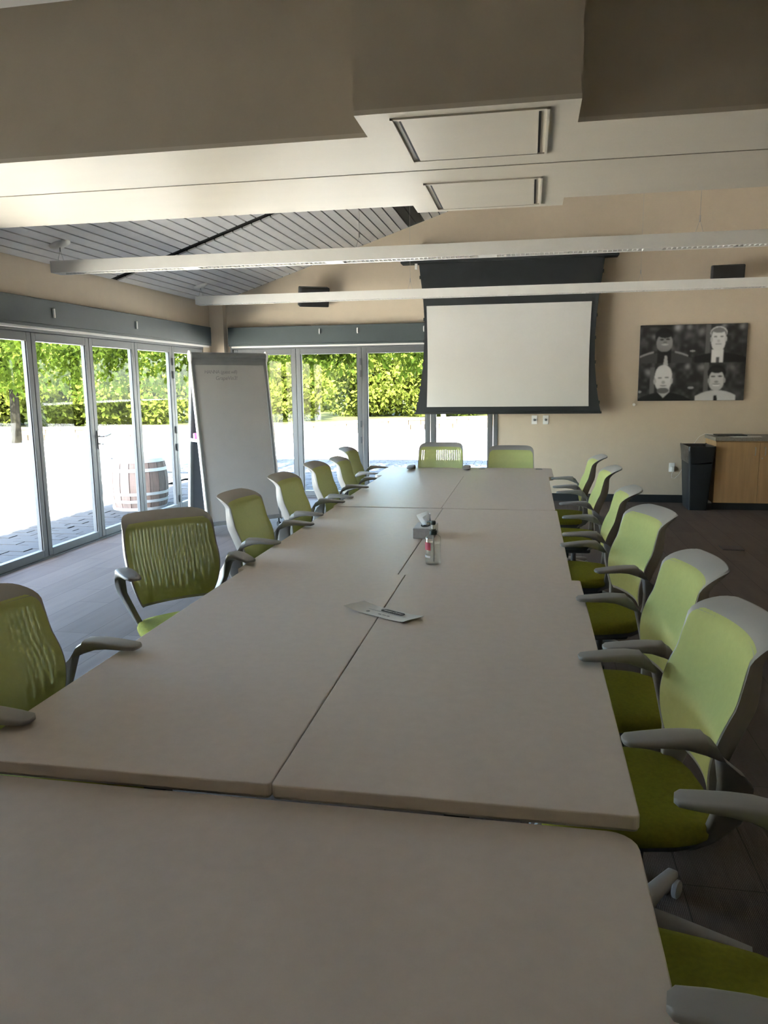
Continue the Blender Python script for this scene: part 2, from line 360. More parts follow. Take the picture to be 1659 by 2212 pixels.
# ------------------------------------------------------------------ folding glass doors
def door_leaf(name, a, b, plane, axis, handle=None, hinges=None, sub=''):
    """leaf from a to b along axis ('y' left wall at x=plane, 'x' back wall at y=plane)"""
    r = empty(name, (plane, (a + b) / 2, 0) if axis == 'y' else ((a + b) / 2, plane, 0), 0 if axis == 'y' else math.radians(-90))
    h = (b - a) / 2 - 0.003                             # local: y along leaf, x = outwards(-)/inwards(+)
    D0, D1 = -0.055, 0.0; sw = 0.062
    for s in (-1, 1):
        y0, y1 = sorted((s * h, s * (h - sw)))
        MB().box(D0, D1, y0, y1, 0.02, 2.05).build('stile', M['alu'], r, bevel=0.004)
        y0, y1 = sorted((s * (h - sw), s * (h - sw - 0.012)))
        MB().box(D0 + 0.01, D1 - 0.012, y0, y1, 0.075, 1.985).build('glazing_bead', M['alu_dark'], r)
    MB().box(D0, D1, -h + sw, h - sw, 0.012, 0.085).build('bottom_rail', M['alu'], r, bevel=0.004)
    MB().box(D0, D1, -h + sw, h - sw, 1.972, 2.05).build('top_rail', M['alu'], r, bevel=0.004)
    MB().box(-0.030, -0.024, -h + sw, h - sw, 0.085, 1.972).build('pane', M['glass'], r)
    if handle is not None:
        hy = handle
        pl = MB().box(0.0, 0.010, hy - 0.02, hy + 0.02, 0.93, 1.12).build('handle_plate', M['steel'], r, bevel=0.003)
        MB().tube([(0.008, hy, 1.06), (0.055, hy, 1.06), (0.062, hy + 0.012, 1.06), (0.062, hy + 0.07, 1.062), (0.058, hy + 0.15, 1.078)], 0.0085).build('lever', M['steel'], r, smooth=40)
        MB().tube([(0.008, hy, 0.985), (0.035, hy, 0.985), (0.038, hy + 0.03, 0.98)], 0.008).build('thumb_turn', M['steel'], r, smooth=40)
    if hinges is not None:
        for z in (1.86, 1.70, 1.02, 0.80, 0.15):
            MB().box(0.0, 0.018, hinges - 0.012, hinges + 0.012, z - 0.045, z + 0.045).build('hinge', M['alu_dark'], r)
    return struct(r)
n_door = 0
seams = [Y_DOOR0 + PITCH * i for i in range(9)]
for i in range(8):
    n_door += 1
    a, b = seams[i], seams[i + 1]
    door_leaf('door_%d' % n_door, a, b, XL - 0.012, 'y', handle=(-PITCH / 2 + 0.05) if i == 5 else None, hinges=(PITCH / 2 - 0.006) if i == 6 else None)
for i in range(4):
    n_door += 1
    a = XB0 + 0.02 + 0.9 * i + (0.0 if i else 0.0)
for i, (a, b) in enumerate(((-4.075, -3.172), (-3.172, -2.243), (-2.243, -1.31), (-1.31, -0.47))):
    door_leaf('door_%d' % (n_door - 3 + i), a, b, YB + 0.012, 'x', hinges=0.448 if i == 1 else None)
struct(MB().box(XL - 0.09, XL + 0.004, Y_DOOR0, 10.0, 2.052, DOOR_T + 0.02).build('trim_1', M['alu'], bevel=0.004), 'aluminium head track over the folding doors')
struct(MB().box(XL - 0.10, XL + 0.006, Y_DOOR0, 10.0, -0.004, 0.011).build('trim_2', M['alu']), 'door threshold')
struct(MB().box(XB0, XB1, YB - 0.004, YB + 0.09, 2.052, DOOR_T + 0.02).build('trim_3', M['alu'], bevel=0.004))
struct(MB().box(XB0, XB1, YB - 0.006, YB + 0.10, -0.004, 0.011).build('trim_4', M['alu']))
struct(MB().box(-0.467, XB1 + 0.03, YB - 0.012, YB + 0.09, 0.0, DOOR_T).build('trim_5', M['alu']))
struct(MB().box(XB0 - 0.02, -4.078, YB - 0.006, YB + 0.09, 0.0, DOOR_T).build('trim_6', M['alu']))

# roller shade boxes above the doors
def shade_box(name, p0, p1, axis, label, hooks):
    r = empty(name, (0, 0, 0))
    if axis == 'y': b = MB().box(XL + 0.002, -4.22, p0, p1, 2.115, 2.333)
    else: b = MB().box(p0, p1, 10.25, YB - 0.002, 2.115, 2.343)
    b.build('box', M['pocket'], r, bevel=0.004)
    if axis == 'y':
        MB().box(XL + 0.03, -4.222, p0, p1 - 0.005, 2.09, 2.113).build('bottom_flange', M['pocket'], r)
        MB().box(-4.262, -4.245, p0, p1 - 0.02, 2.068, 2.09).build('hem_bar', M['white_metal'], r)
    else:
        MB().box(p0 + 0.005, p1, 10.252, YB - 0.03, 2.09, 2.113).build('bottom_flange', M['pocket'], r)
        MB().box(p0 + 0.03, p1, 10.29, 10.305, 2.068, 2.09).build('hem_bar', M['white_metal'], r)
    for h, z in hooks:
        if axis == 'y': m = MB().box(-4.22, -4.205, h - 0.008, h + 0.008, z - 0.04, z + 0.04)
        else: m = MB().tube([(h, 10.25, z + 0.035), (h, 10.235, z + 0.03), (h, 10.232, z - 0.02), (h, 10.245, z - 0.03)], 0.009)
        m.build('hook', M['white'], r, smooth=40)
    return tag(r, label, 'shade box', 'roller shade boxes above the doors')
shade_box('shade_box', 2.5, 9.985, 'y', 'long dark grey roller shade box above the glass doors of the left wall', [(6.45, 2.22), (7.95, 2.22)])
shade_box('shade_box', -4.09, -0.30, 'x', 'dark grey roller shade box above the glass doors of the far wall', [(-2.785, 2.262), (-2.265, 2.262), (-1.375, 2.262)])

# ------------------------------------------------------------------ outdoors
patio = struct(MB().box(-60, 40, -20, 90, -0.10, -0.045).build('ground', M['concrete']), 'sunlit pale concrete terrace')
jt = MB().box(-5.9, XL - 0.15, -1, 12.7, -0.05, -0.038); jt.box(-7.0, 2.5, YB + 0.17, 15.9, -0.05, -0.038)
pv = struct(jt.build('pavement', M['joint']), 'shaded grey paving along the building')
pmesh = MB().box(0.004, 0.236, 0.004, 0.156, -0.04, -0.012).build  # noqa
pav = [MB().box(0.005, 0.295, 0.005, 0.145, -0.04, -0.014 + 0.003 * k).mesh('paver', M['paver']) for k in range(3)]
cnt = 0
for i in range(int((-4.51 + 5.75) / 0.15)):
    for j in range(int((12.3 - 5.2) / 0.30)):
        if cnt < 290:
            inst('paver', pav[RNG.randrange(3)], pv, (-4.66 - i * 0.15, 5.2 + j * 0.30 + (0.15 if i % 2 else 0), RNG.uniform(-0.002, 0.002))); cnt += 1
st = MB()
for i in range(int((15.85 - YB - 0.2) / 0.15)):
    for j in range(int(9.0 / 0.30)):
        x = -6.6 + j * 0.30 + (0.15 if i % 2 else 0); y = YB + 0.2 + i * 0.15; z = RNG.uniform(-0.003, 0.003)
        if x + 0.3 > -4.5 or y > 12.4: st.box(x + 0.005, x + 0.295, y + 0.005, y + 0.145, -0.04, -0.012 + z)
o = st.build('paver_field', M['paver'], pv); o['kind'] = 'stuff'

# stone garden wall: stones and coping one by one
wall_path = [(-27, 21.0), (-14, 21.4), (-7.4, 21.9), (-6.2, 24.0), (-4.6, 26.6), (-1.8, 28.1), (3.2, 29.2)]
swall = empty('stone_wall', (-7, 22, 0)); tag(swall, 'low tan stone garden wall behind the terrace', 'wall')
def along(path, step):
    for (x0, y0), (x1, y1) in zip(path, path[1:]):
        L = math.hypot(x1 - x0, y1 - y0); n = max(1, round(L / step)); dx, dy = (x1 - x0) / n, (y1 - y0) / n
        for k in range(n):
            yield x0 + dx * (k + 0.5), y0 + dy * (k + 0.5), math.atan2(dy, dx), L / n
smesh = {}
for row, (z0, hh, stp) in enumerate(((-0.05, 0.17, 0.55), (0.125, 0.16, 0.47))):
    for x, y, a, L in along(wall_path, stp):
        key = (row, round(L, 3), RNG.randrange(3))
        if key not in smesh: smesh[key] = MB().box(-L / 2 + 0.012, L / 2 - 0.012, -0.14 - 0.015 * key[2], 0.14, 0, hh).mesh('stone', M['stone'])
        s = inst('stone', smesh[key], swall, (x + 7, y - 22, z0), (0, 0, a))
for x, y, a, L in along(wall_path, 1.1):
    key = ('c', round(L, 3))
    if key not in smesh: smesh[key] = MB().box(-L / 2 + 0.006, L / 2 - 0.006, -0.2, 0.2, 0, 0.07).mesh('coping_stone', M['stone'])
    inst('coping_stone', smesh[key], swall, (x + 7, y - 22, 0.29), (0, 0, a))
bed = [(-27, 21.2), (-14, 21.6), (-7.5, 22.1), (-6.3, 24.2), (-4.7, 26.8), (-1.8, 28.3), (3.2, 29.4), (25, 34), (25, 70), (-60, 70), (-60, 22)]
struct(MB().prism(bed, lambda p: (p[0], p[1], -0.05), lambda p: (p[0], p[1], 0.27)).build('ground_bed', M['soil']), 'raised planting bed behind the stone wall')

def leaf_mesh(name, C, size, m, seed, up=0.35, droop=0.0):
    rs = np.random.RandomState(seed); n = len(C)
    d = rs.normal(size=(n, 3)); d[:, 2] -= droop; d /= np.linalg.norm(d, axis=1)[:, None]
    nrm = rs.normal(size=(n, 3)); nrm[:, 2] += up; nrm -= d * (nrm * d).sum(1)[:, None]; nrm /= np.linalg.norm(nrm, axis=1)[:, None]
    t = np.cross(d, nrm); L = (size * rs.uniform(0.7, 1.3, n))[:, None]
    V = np.stack([C, C + d * L * 0.45 + t * L * 0.28 - nrm * L * 0.06, C + d * L, C + d * L * 0.45 - t * L * 0.28 - nrm * L * 0.06], 1).reshape(-1, 3)
    me = bpy.data.meshes.new(name); me.vertices.add(4 * n); me.vertices.foreach_set('co', V.ravel())
    me.loops.add(4 * n); me.loops.foreach_set('vertex_index', np.arange(4 * n)); me.polygons.add(n)
    me.polygons.foreach_set('loop_start', np.arange(0, 4 * n, 4)); me.polygons.foreach_set('loop_total', np.full(n, 4))
    me.update(); me.validate(); me.materials.append(m)
    at = me.attributes.new('var', 'FLOAT', 'FACE'); at.data.foreach_set('value', rs.uniform(0, 1, n))
    return me
def clump_points(rs, n, c, r, shell=0.55):
    p = rs.normal(size=(n, 3)); p /= np.linalg.norm(p, axis=1)[:, None]
    rad = shell + (1 - shell) * rs.uniform(0, 1, n) ** 0.5
    return np.array(c) + p * rad[:, None] * np.array(r)

def bush(name, x, y, h, r, seed, label, cat='shrub', group='shrubs behind the stone wall', n=1500, size=0.19, trunk=None, tm='bark', z0=0.27, low=0.10):
    rs = np.random.RandomState(seed); root = empty(name, (x, y, z0)); P = []
    k = 16
    for i in range(k):
        a = rs.uniform(0, 6.28); q = rs.uniform(0, 0.62) * r; zc = (low + (0.86 - low) * ((i + 0.5) / k)) * h
        P.append(clump_points(rs, int(n * 4.4) // k, (q * math.cos(a), q * math.sin(a), zc), (r * 0.48, r * 0.48, h * 0.2)))
    P = np.concatenate(P); P[:, 2] = np.maximum(P[:, 2], 0.03)
    o = inst('foliage', leaf_mesh('foliage', P, size, M['leaf_bush'], seed + 1), root); o['kind'] = 'stuff'
    tr = trunk or 0.05
    t = MB().tube([(0, 0, -0.05), (0.03, 0.02, h * 0.3), (-0.02, 0.05, h * 0.6), (0.02, 0.0, h * 0.85)], [tr, tr * 0.85, tr * 0.6, tr * 0.3], 7)
    for i in range(4):
        a = rs.uniform(0, 6.28); z = h * rs.uniform(0.3, 0.6)
        t.tube([(0, 0.03, z), (0.35 * r * math.cos(a), 0.35 * r * math.sin(a), z + 0.2 * h), (0.6 * r * math.cos(a), 0.6 * r * math.sin(a), z + 0.3 * h)], [tr * 0.5, tr * 0.35, tr * 0.2], 5)
    t.build('trunk', M[tm], root, smooth=50)
    tag(root, label, cat, group)
bush('shrub', -24.5, 26.5, 3.6, 2.6, 11, 'tall bright shrub at the far edge behind the leftmost glass door', n=2200)
bush('shrub', -20.6, 25.2, 2.6, 2.0, 12, 'rounded yellow green shrub behind the stone wall, left of the vine covered tree', n=1800)
bush('shrub', -16.2, 27.0, 3.4, 2.3, 13, 'bright leafy shrub seen through the second glass door from the whiteboard', n=2200)
bush('shrub', -12.6, 25.5, 2.4, 1.9, 14, 'yellow green shrub seen through the door with the lever handle', n=1800)
bush('shrub', -10.8, 27.4, 3.7, 2.1, 15, 'tall shrub seen above the oak barrel', n=2200)
bush('shrub', -8.4, 26.4, 2.6, 1.7, 16, 'leafy shrub behind the whiteboard', n=1800)
bush('shrub', -6.3, 30.5, 3.4, 2.2, 17, 'pale green shrub seen just right of the whiteboard', n=2200)
bush('shrub', -3.6, 31.0, 3.6, 2.2, 18, 'dense bright shrub seen through the middle glass door of the far wall', n=2600)
bush('shrub', -1.4, 32.2, 3.9, 2.2, 19, 'dense bright shrub behind the projection screen edge', n=2600)
bush('shrub', 1.6, 33.5, 3.6, 2.4, 20, 'shrub mostly hidden behind the projection screen', n=1500)
bush('shrub', -29, 30.5, 4.6, 3.2, 22, 'large shrub far off beyond the leftmost door', n=2200)
bush('shrub', -19.0, 34, 5.2, 3.6, 23, 'large leafy tree standing behind the left row of shrubs', n=2600, size=0.26)
bush('shrub', -10.5, 37, 5.4, 3.8, 24, 'large leafy tree standing behind the whiteboard shrubs', n=2600, size=0.26)
bush('shrub', -3.0, 40, 5.6, 4.0, 25, 'large leafy tree standing farthest behind the far doors', n=2600, size=0.26)
bush('young_tree', -2.75, 25.0, 3.6, 1.1, 31, 'young tree with a thin pale trunk beside the projection screen', 'tree', 'trees outside', n=500, trunk=0.09, tm='palebark', z0=-0.05, low=0.6)
bush('young_tree', -7.6, 27.5, 3.3, 1.0, 32, 'young tree with a pale trunk seen beside the whiteboard', 'tree', 'trees outside', n=450, trunk=0.07, tm='palebark', low=0.6)
bush('shrub', -14.4, 24.2, 2.0, 1.7, 41, 'low yellow green shrub behind the wall in the pane left of the lever handle', n=1500)
bush('shrub', -18.2, 23.6, 2.1, 1.8, 42, 'low yellow green shrub beside the vine wrapped tree', n=1500)
bush('shrub', -16.1, 23.7, 2.3, 1.5, 43, 'leafy shrub filling the pane beside the lever handle door', n=1600)
bush('shrub', -2.5, 29.9, 2.9, 1.3, 44, 'leafy shrub right behind the thin pale trunk', n=1600)
bush('vine_tree', -14.8, 20.3, 4.2, 1.9, 33, 'dark trunked tree wrapped in vines in the leftmost pane', 'tree', 'trees outside', n=1100, trunk=0.15, z0=-0.05, low=0.45)

# vine pergola running behind and beside the building
perg = empty('pergola', (-6, 13, 0)); tag(perg, 'grey painted pergola carrying vines along the terrace', 'pergola')
PO = Vector((-6, 13, 0))
def pbox(name, x0, x1, y0, y1, z0, z1): return MB().box(x0 - PO.x, x1 - PO.x, y0 - PO.y, y1 - PO.y, z0, z1).build(name, M['pergola'], perg)
for y in (10.85, 13.4): pbox('beam', -16, 3.0, y - 0.06, y + 0.06, 2.62, 2.82)
for k in range(38): pbox('rafter', -15.9 + k * 0.5, -15.82 + k * 0.5, 10.7, 13.6, 2.82, 2.95)
for x in (-15.8, 2.8): pbox('post', x - 0.07, x + 0.07, 13.33, 13.47, -0.04, 2.62)
for x in (-15.8,): pbox('post', x - 0.07, x + 0.07, 10.78, 10.92, -0.04, 2.62)
for x in (-7.3, -7.75): pbox('beam', x - 0.05, x + 0.05, 2.0, 10.8, 2.30, 2.42)
pbox('post', -7.37, -7.23, 2.2, 2.34, -0.04, 2.30)
rs = np.random.RandomState(3)
P = []
n = 9000   # canopy on the rafters
P.append(np.stack([rs.uniform(-16, 3, n), rs.uniform(10.7, 13.6, n), rs.uniform(2.9, 3.15, n)], 1))
for k in range(190):       # tresses hanging from the outer beam
    x = rs.uniform(-14.5, 0.5); L = rs.uniform(0.45, 0.95) * (1.15 if rs.rand() < 0.3 else 0.9) + (0.38 if x < -5.2 else 0.0); m = 60
    t = rs.uniform(0, 1, m) ** 0.8
    P.append(np.stack([x + rs.normal(0, 0.10 + 0.05, m), 13.4 + rs.normal(0, 0.13, m), 2.75 - t * L - 0.05], 1))
for k in range(26):        # a few longer runners
    x = rs.uniform(-13, -0.5); L = rs.uniform(0.75, 1.1); m = 40; t = rs.uniform(0, 1, m)
    P.append(np.stack([x + 0.08 * np.sin(5 * t) + rs.normal(0, 0.06, m), 13.35 + rs.normal(0, 0.08, m), 2.7 - t * L], 1))
for k in range(30):        # tresses on the inner beam beyond the building corner
    x = rs.uniform(-15, -6.2); L = rs.uniform(0.3, 0.6); m = 40; t = rs.uniform(0, 1, m)
    P.append(np.stack([x + rs.normal(0, 0.14, m), 10.85 + rs.normal(0, 0.12, m), 2.75 - t * L], 1))
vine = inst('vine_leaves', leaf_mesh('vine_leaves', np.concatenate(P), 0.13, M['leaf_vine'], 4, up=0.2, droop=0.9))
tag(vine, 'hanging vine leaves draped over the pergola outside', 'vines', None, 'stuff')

# oak barrel on the paving
br = empty('oak_barrel', (-5.02, 9.27, -0.012)); BH, BR = 0.66, 0.335
def brad(h): t = h / BH * 2 - 1; return BR + 0.04 * (1 - t * t)
for k in range(18):
    a0, a1 = 2 * math.pi * k / 18 + 0.012, 2 * math.pi * (k + 1) / 18 - 0.012; m = MB(); secs = []
    for i in range(9):
        h = BH * i / 8; r = brad(h)
        secs.append([(rr * math.cos(a), rr * math.sin(a), h) for rr, a in ((r, a0), (r, a1), (r - 0.025, a1), (r - 0.025, a0))])
    m.loft(secs).build('stave', M['barrel'], br)
for h0, h1 in ((0.0, 0.04), (0.105, 0.14), (0.20, 0.235), (0.50, 0.54), (0.615, 0.66)):
    MB().lathe([(brad(h0) - 0.004, h0), (brad(h0) + 0.004, h0), (brad(h1) + 0.004, h1), (brad(h1) - 0.004, h1)], n=36).build('hoop', M['hoop'], br, smooth=40)
MB().lathe([(BR - 0.03, BH - 0.03), (BR - 0.03, BH - 0.012)], n=30).build('barrel_head', M['barrel'], br)
tag(br, 'oak barrel with metal hoops on the paving outside the glass doors', 'barrel')

# ------------------------------------------------------------------ meeting tables
ZT = 0.735
def table(cx, cy_, lx, ly, zt, label, corner=0.012, along_y=True, group='meeting tables'):
    r = empty('meeting_table', (cx, cy_, 0))
    top = MB().prism(rrect(lx, ly, corner, 5), lambda p: (p[0], p[1], zt - 0.029), lambda p: (p[0], p[1], zt))
    top.build('tabletop', M['table'], r, bevel=0.003)
    MB().prism(rrect(lx - 0.004, ly - 0.004, corner, 4), lambda p: (p[0], p[1], zt - 0.033), lambda p: (p[0], p[1], zt - 0.029)).build('underside', M['table_edge'], r)
    L = (ly if along_y else lx) / 2 - 0.22; wd = (lx if along_y else ly) / 2 - 0.06
    for s in (-1, 1):
        def tr(p): return (p[0], p[1] * 1.0, p[2]) if along_y else (p[1], p[0], p[2])
        lg = MB(); a, b_ = [sorted(v) for v in (tr((-0.03, s * L - 0.02, 0))[:2], tr((0.03, s * L + 0.02, 0))[:2])], None
        p0, p1 = tr((-0.03, s * L - 0.02, 0.07)), tr((0.03, s * L + 0.02, zt - 0.035))
        lg = MB().box(min(p0[0], p1[0]), max(p0[0], p1[0]), min(p0[1], p1[1]), max(p0[1], p1[1]), 0.07, zt - 0.035).build('leg', M['black'], r, bevel=0.004)
        p0, p1 = tr((-wd, s * L - 0.025, 0)), tr((wd, s * L + 0.025, 0))
        MB().box(min(p0[0], p1[0]), max(p0[0], p1[0]), min(p0[1], p1[1]), max(p0[1], p1[1]), 0.055, 0.09).build('foot', M['black'], lg, bevel=0.006)
        p0, p1 = tr((-wd * 0.8, s * L - 0.02, 0)), tr((wd * 0.8, s * L + 0.02, 0))
        MB().box(min(p0[0], p1[0]), max(p0[0], p1[0]), min(p0[1], p1[1]), max(p0[1], p1[1]), zt - 0.06, zt - 0.034).build('support_rail', M['black'], lg)
        for q in (-1, 1):
            c = tr((q * (wd - 0.03), s * L, 0))
            MB().lathe([(0.0275, -0.012), (0.0275, 0.012)], (c[0], c[1], 0.0275), 12, 'y' if not along_y else 'y').build('caster', M['black'], lg, smooth=40)
    return tag(r, label, 'table', group)
ROWS = [(-0.522, 1.4327), (-0.557, 3.2617), (-0.5683, 5.0907)]
TWL = 0.7475
names = [('left', 'nearest'), ('left', 'middle'), ('left', 'farthest')]
LBL = {(0, -1): 'pale grey table left of the seam under one end of the white brochure',
       (0, 1): 'pale grey table right of the long seam, in front of the sanitizer bottle',
       (1, -1): 'pale grey table carrying most of the tissue box, left of the seam',
       (1, 1): 'pale grey table carrying the sanitizer bottle, right of the seam',
       (2, -1): 'pale grey table in the third row, left of the seam and catching window glare',
       (2, 1): 'pale grey table in the third row, right of the seam'}
for ri, (cx, y0) in enumerate(ROWS):
    for s in (-1, 1):
        zt = ZT - (0.003 if ri == 1 else 0.0)
        table(cx + s * (TWL / 2 + 0.0012), y0 + 1.829 / 2, TWL, 1.829 - 0.004, zt, LBL[(ri, s)])
table(0.219 - 0.915, 1.4327 - 0.385, 1.83, 0.762, ZT - 0.030, 'pale grey table with rounded corners nearest the viewer, set crosswise', 0.055, False)
table(-0.565 - 0.02, 5.0907 + 1.829 + 0.381 - 0.03, 1.62, 0.70, ZT - 0.002, 'pale grey table set crosswise at the far end under the screen', 0.05, False)

# ------------------------------------------------------------------ swivel chairs
def back_pt(u, v, off=0.0):
    """u in -1..1 across, v 0..1 up; local chair space, front is +x"""
    fl = max(0, (v - 0.84) / 0.16)
    z = 0.558 + 0.422 * min(v, 0.84) + 0.072 * (fl - 0.18 * fl ** 2)
    x = -0.150 + 0.022 * math.sin(min(1, v / 0.6) * math.pi) - 0.090 * v - 0.068 * fl ** 1.5
    if v < 0.5: wdt = 0.166 + 0.057 * math.sin(v / 0.5 * math.pi / 2) ** 0.8
    else: wdt = 0.223 - 0.014 * (v - 0.5)
    if v > 0.84: wdt *= 0.70 + 0.30 * math.sqrt(max(0, 1 - fl ** 2.2))
    y = u * wdt
    x += 0.048 * (y / 0.22) ** 2 + off
    return (x, y, z)
def back_shell():
    nslot = 22; us = [-1.0, -0.94]
    for k in range(nslot):
        c = -0.86 + 1.72 * k / (nslot - 1); us += [c - 0.017, c + 0.017]
    us += [0.94, 1.0]; us = [-1.2] + sorted(us) + [1.2]
    vv = [0, .02, .04, .08, .12, .16, .2, .24, .28, .32, .36, .4, .46, .52, .58, .64, .7, .76, .82, .84, .87, .90, .925, .95, .97, .985, 0.995, 1.0]
    V = []; F = []; nu = len(us); nv = len(vv)
    for v in vv:
        for u in us:
            if abs(u) > 1.1:       # side flange turned to the rear
                p = back_pt(math.copysign(0.965, u), v); V.append((p[0] - 0.042 * math.sin(math.pi * min(1, v * 1.02)) ** 0.7, p[1], p[2]))
            else: V.append(back_pt(u, v))
    for j in range(nv - 1):
        for i in range(nu - 1):
            if i >= 3 and i % 2 == 1 and i < nu - 3:
                k = (i - 3) // 2; e = abs(k - (nslot - 1) / 2) / ((nslot - 1) / 2)
                lo = (0.12 if k % 2 == 0 else 0.24) + 0.12 * e
                if lo <= vv[j] < 0.815: continue
            F.append((j * nu + i, j * nu + i + 1, (j + 1) * nu + i + 1, (j + 1) * nu + i))
    m = MB(); m.add(V, F); return m
def back_fabric():
    V = []; F = []; nu, nv = 29, 30
    for j in range(nv):
        v = 0.03 + 0.885 * j / (nv - 1)
        e = 0.982
        if v > 0.76: e = 0.982 * (0.74 + 0.25 * math.sqrt(max(0, 1 - ((v - 0.76) / 0.156) ** 2.4)))
        for i in range(nu):
            u = -1 + 2 * i / (nu - 1); V.append(back_pt(u * e, v, 0.0066))
    for j in range(nv - 1):
        for i in range(nu - 1): F.append((j * nu + i, j * nu + i + 1, (j + 1) * nu + i + 1, (j + 1) * nu + i))
    m = MB(); m.add(V, F); return m
def ring(c, wv, hv, w_, h_, n=16):
    return [tuple(Vector(c) + Vector(wv) * (w_ / 2) * math.copysign(abs(math.cos(2 * math.pi * k / n)) ** 0.42, math.cos(2 * math.pi * k / n))
                  + Vector(hv) * (h_ / 2) * math.copysign(abs(math.sin(2 * math.pi * k / n)) ** 0.5, math.sin(2 * math.pi * k / n))) for k in range(n)]
def make_chair():
    r = empty('office_chair')
    sh = back_shell().build('back_shell', M['shell'], r, smooth=60)
    md = sh.modifiers.new('thickness', 'SOLIDIFY'); md.thickness = 0.009; md.offset = 0
    back_fabric().build('back_fabric', M['fabric'], r, smooth=70)
    # seat cushion
    secs = []
    for z, sc in ((0.445, 0.90), (0.455, 0.975), (0.475, 1.0), (0.492, 0.975), (0.502, 0.88), (0.506, 0.6), (0.507, 0.2)):
        rr = []
        for k in range(28):
            a = 2 * math.pi * k / 28; cx = math.copysign(abs(math.cos(a)) ** 0.55, math.cos(a)); sy = math.copysign(abs(math.sin(a)) ** 0.6, math.sin(a))
            x = 0.055 + cx * 0.225 * sc; y = sy * (0.235 + 0.012 * cx) * sc
            rr.append((x, y, z - 0.03 * max(0, (x - 0.165) / 0.11) ** 2 - (0.012 * (1 - (y / 0.24) ** 2) if sc < 0.95 else 0)))
        secs.append(rr)
    MB().loft(secs).build('seat', M['seat'], r, smooth=70)
    secs = []
    for z, sc in ((0.405, 0.55), (0.415, 0.8), (0.444, 0.9)):
        secs.append([(0.04 + math.copysign(abs(math.cos(2 * math.pi * k / 24)) ** 0.6, math.cos(2 * math.pi * k / 24)) * 0.22 * sc,
                      math.copysign(abs(math.sin(2 * math.pi * k / 24)) ** 0.6, math.sin(2 * math.pi * k / 24)) * 0.23 * sc, z) for k in range(24)])
    MB().loft(secs).build('seat_pan', M['chairdark'], r, smooth=60)
    for s in (-1, 1):
        # pad
        MB().loft([ring((x, s * y, z), (0, 1, 0), (0.0, 0, 1), w_, h_) for x, y, z, w_, h_ in (
            (0.120, 0.272, 0.7525, 0.030, 0.010), (0.110, 0.272, 0.7530, 0.056, 0.016), (0.07, 0.272, 0.7550, 0.070, 0.018), (0.02, 0.272, 0.7580, 0.075, 0.022), (-0.02, 0.272, 0.7570, 0.074, 0.030), (-0.062, 0.270, 0.749, 0.068, 0.044))]).build('arm_pad', M['armpad'], r, smooth=60)
        MB().loft([ring((x, s * y, z), (0, wy, -s * wz), (nx, 0, nz), w_, h_) for x, y, z, wy, wz, nx, nz, w_, h_ in (
            (-0.060, 0.270, 0.748, 1, 0, 0.1, 1, 0.064, 0.042), (-0.098, 0.268, 0.728, 1, 0, 0.5, 0.86, 0.052, 0.058), (-0.128, 0.262, 0.685, 1, 0, 0.9, 0.45, 0.038, 0.070), (-0.148, 0.250, 0.635, 1, 0, 1, 0.1, 0.030, 0.080), (-0.158, 0.218, 0.565, 1, 0.2, 1, 0, 0.028, 0.080), (-0.150, 0.190, 0.50, 1, 0.2, 1, -0.2, 0.028, 0.080), (-0.115, 0.16, 0.435, 1, 0.5, 0.9, -0.4, 0.028, 0.08))]).build('arm_bracket', M['bracket'], r, smooth=60)
    MB().lathe([(0.03, 0.10), (0.03, 0.22), (0.018, 0.225), (0.018, 0.41)], n=14).build('gas_lift', M['chairdark'], r, smooth=40)
    MB().box(-0.11, 0.11, -0.09, 0.09, 0.372, 0.408).build('mechanism', M['chairdark'], r, bevel=0.012)
    for k in range(5):
        a = 2 * math.pi * k / 5 + 0.3; ca, sa = math.cos(a), math.sin(a)
        lg = MB().loft([ring((ca * d, sa * d, z), (-sa, ca, 0), (0, 0, 1), w_, h_) for d, z, w_, h_ in ((0.0, 0.105, 0.06, 0.06), (0.1, 0.10, 0.05, 0.045), (0.24, 0.082, 0.038, 0.032), (0.30, 0.072, 0.034, 0.028))]).build('base_leg', M['base'], r, smooth=60)
        c = MB()
        for q in (-1, 1):
            o_ = Vector((ca * 0.295, sa * 0.295, 0.028)) + Vector((-sa, ca, 0)) * q * 0.016; n_ = 12; ax = Vector((-sa, ca, 0)); e1 = Vector((ca, sa, 0))
            c.loft([[tuple(o_ + ax * t + (e1 * math.cos(2 * math.pi * j / n_) + Vector((0, 0, 1)) * math.sin(2 * math.pi * j / n_)) * rr) for j in range(n_)] for t, rr in ((-0.010, 0.022), (-0.006, 0.028), (0.006, 0.028), (0.010, 0.022))])
        c.build('caster', M['base'], lg, smooth=40)
    return r
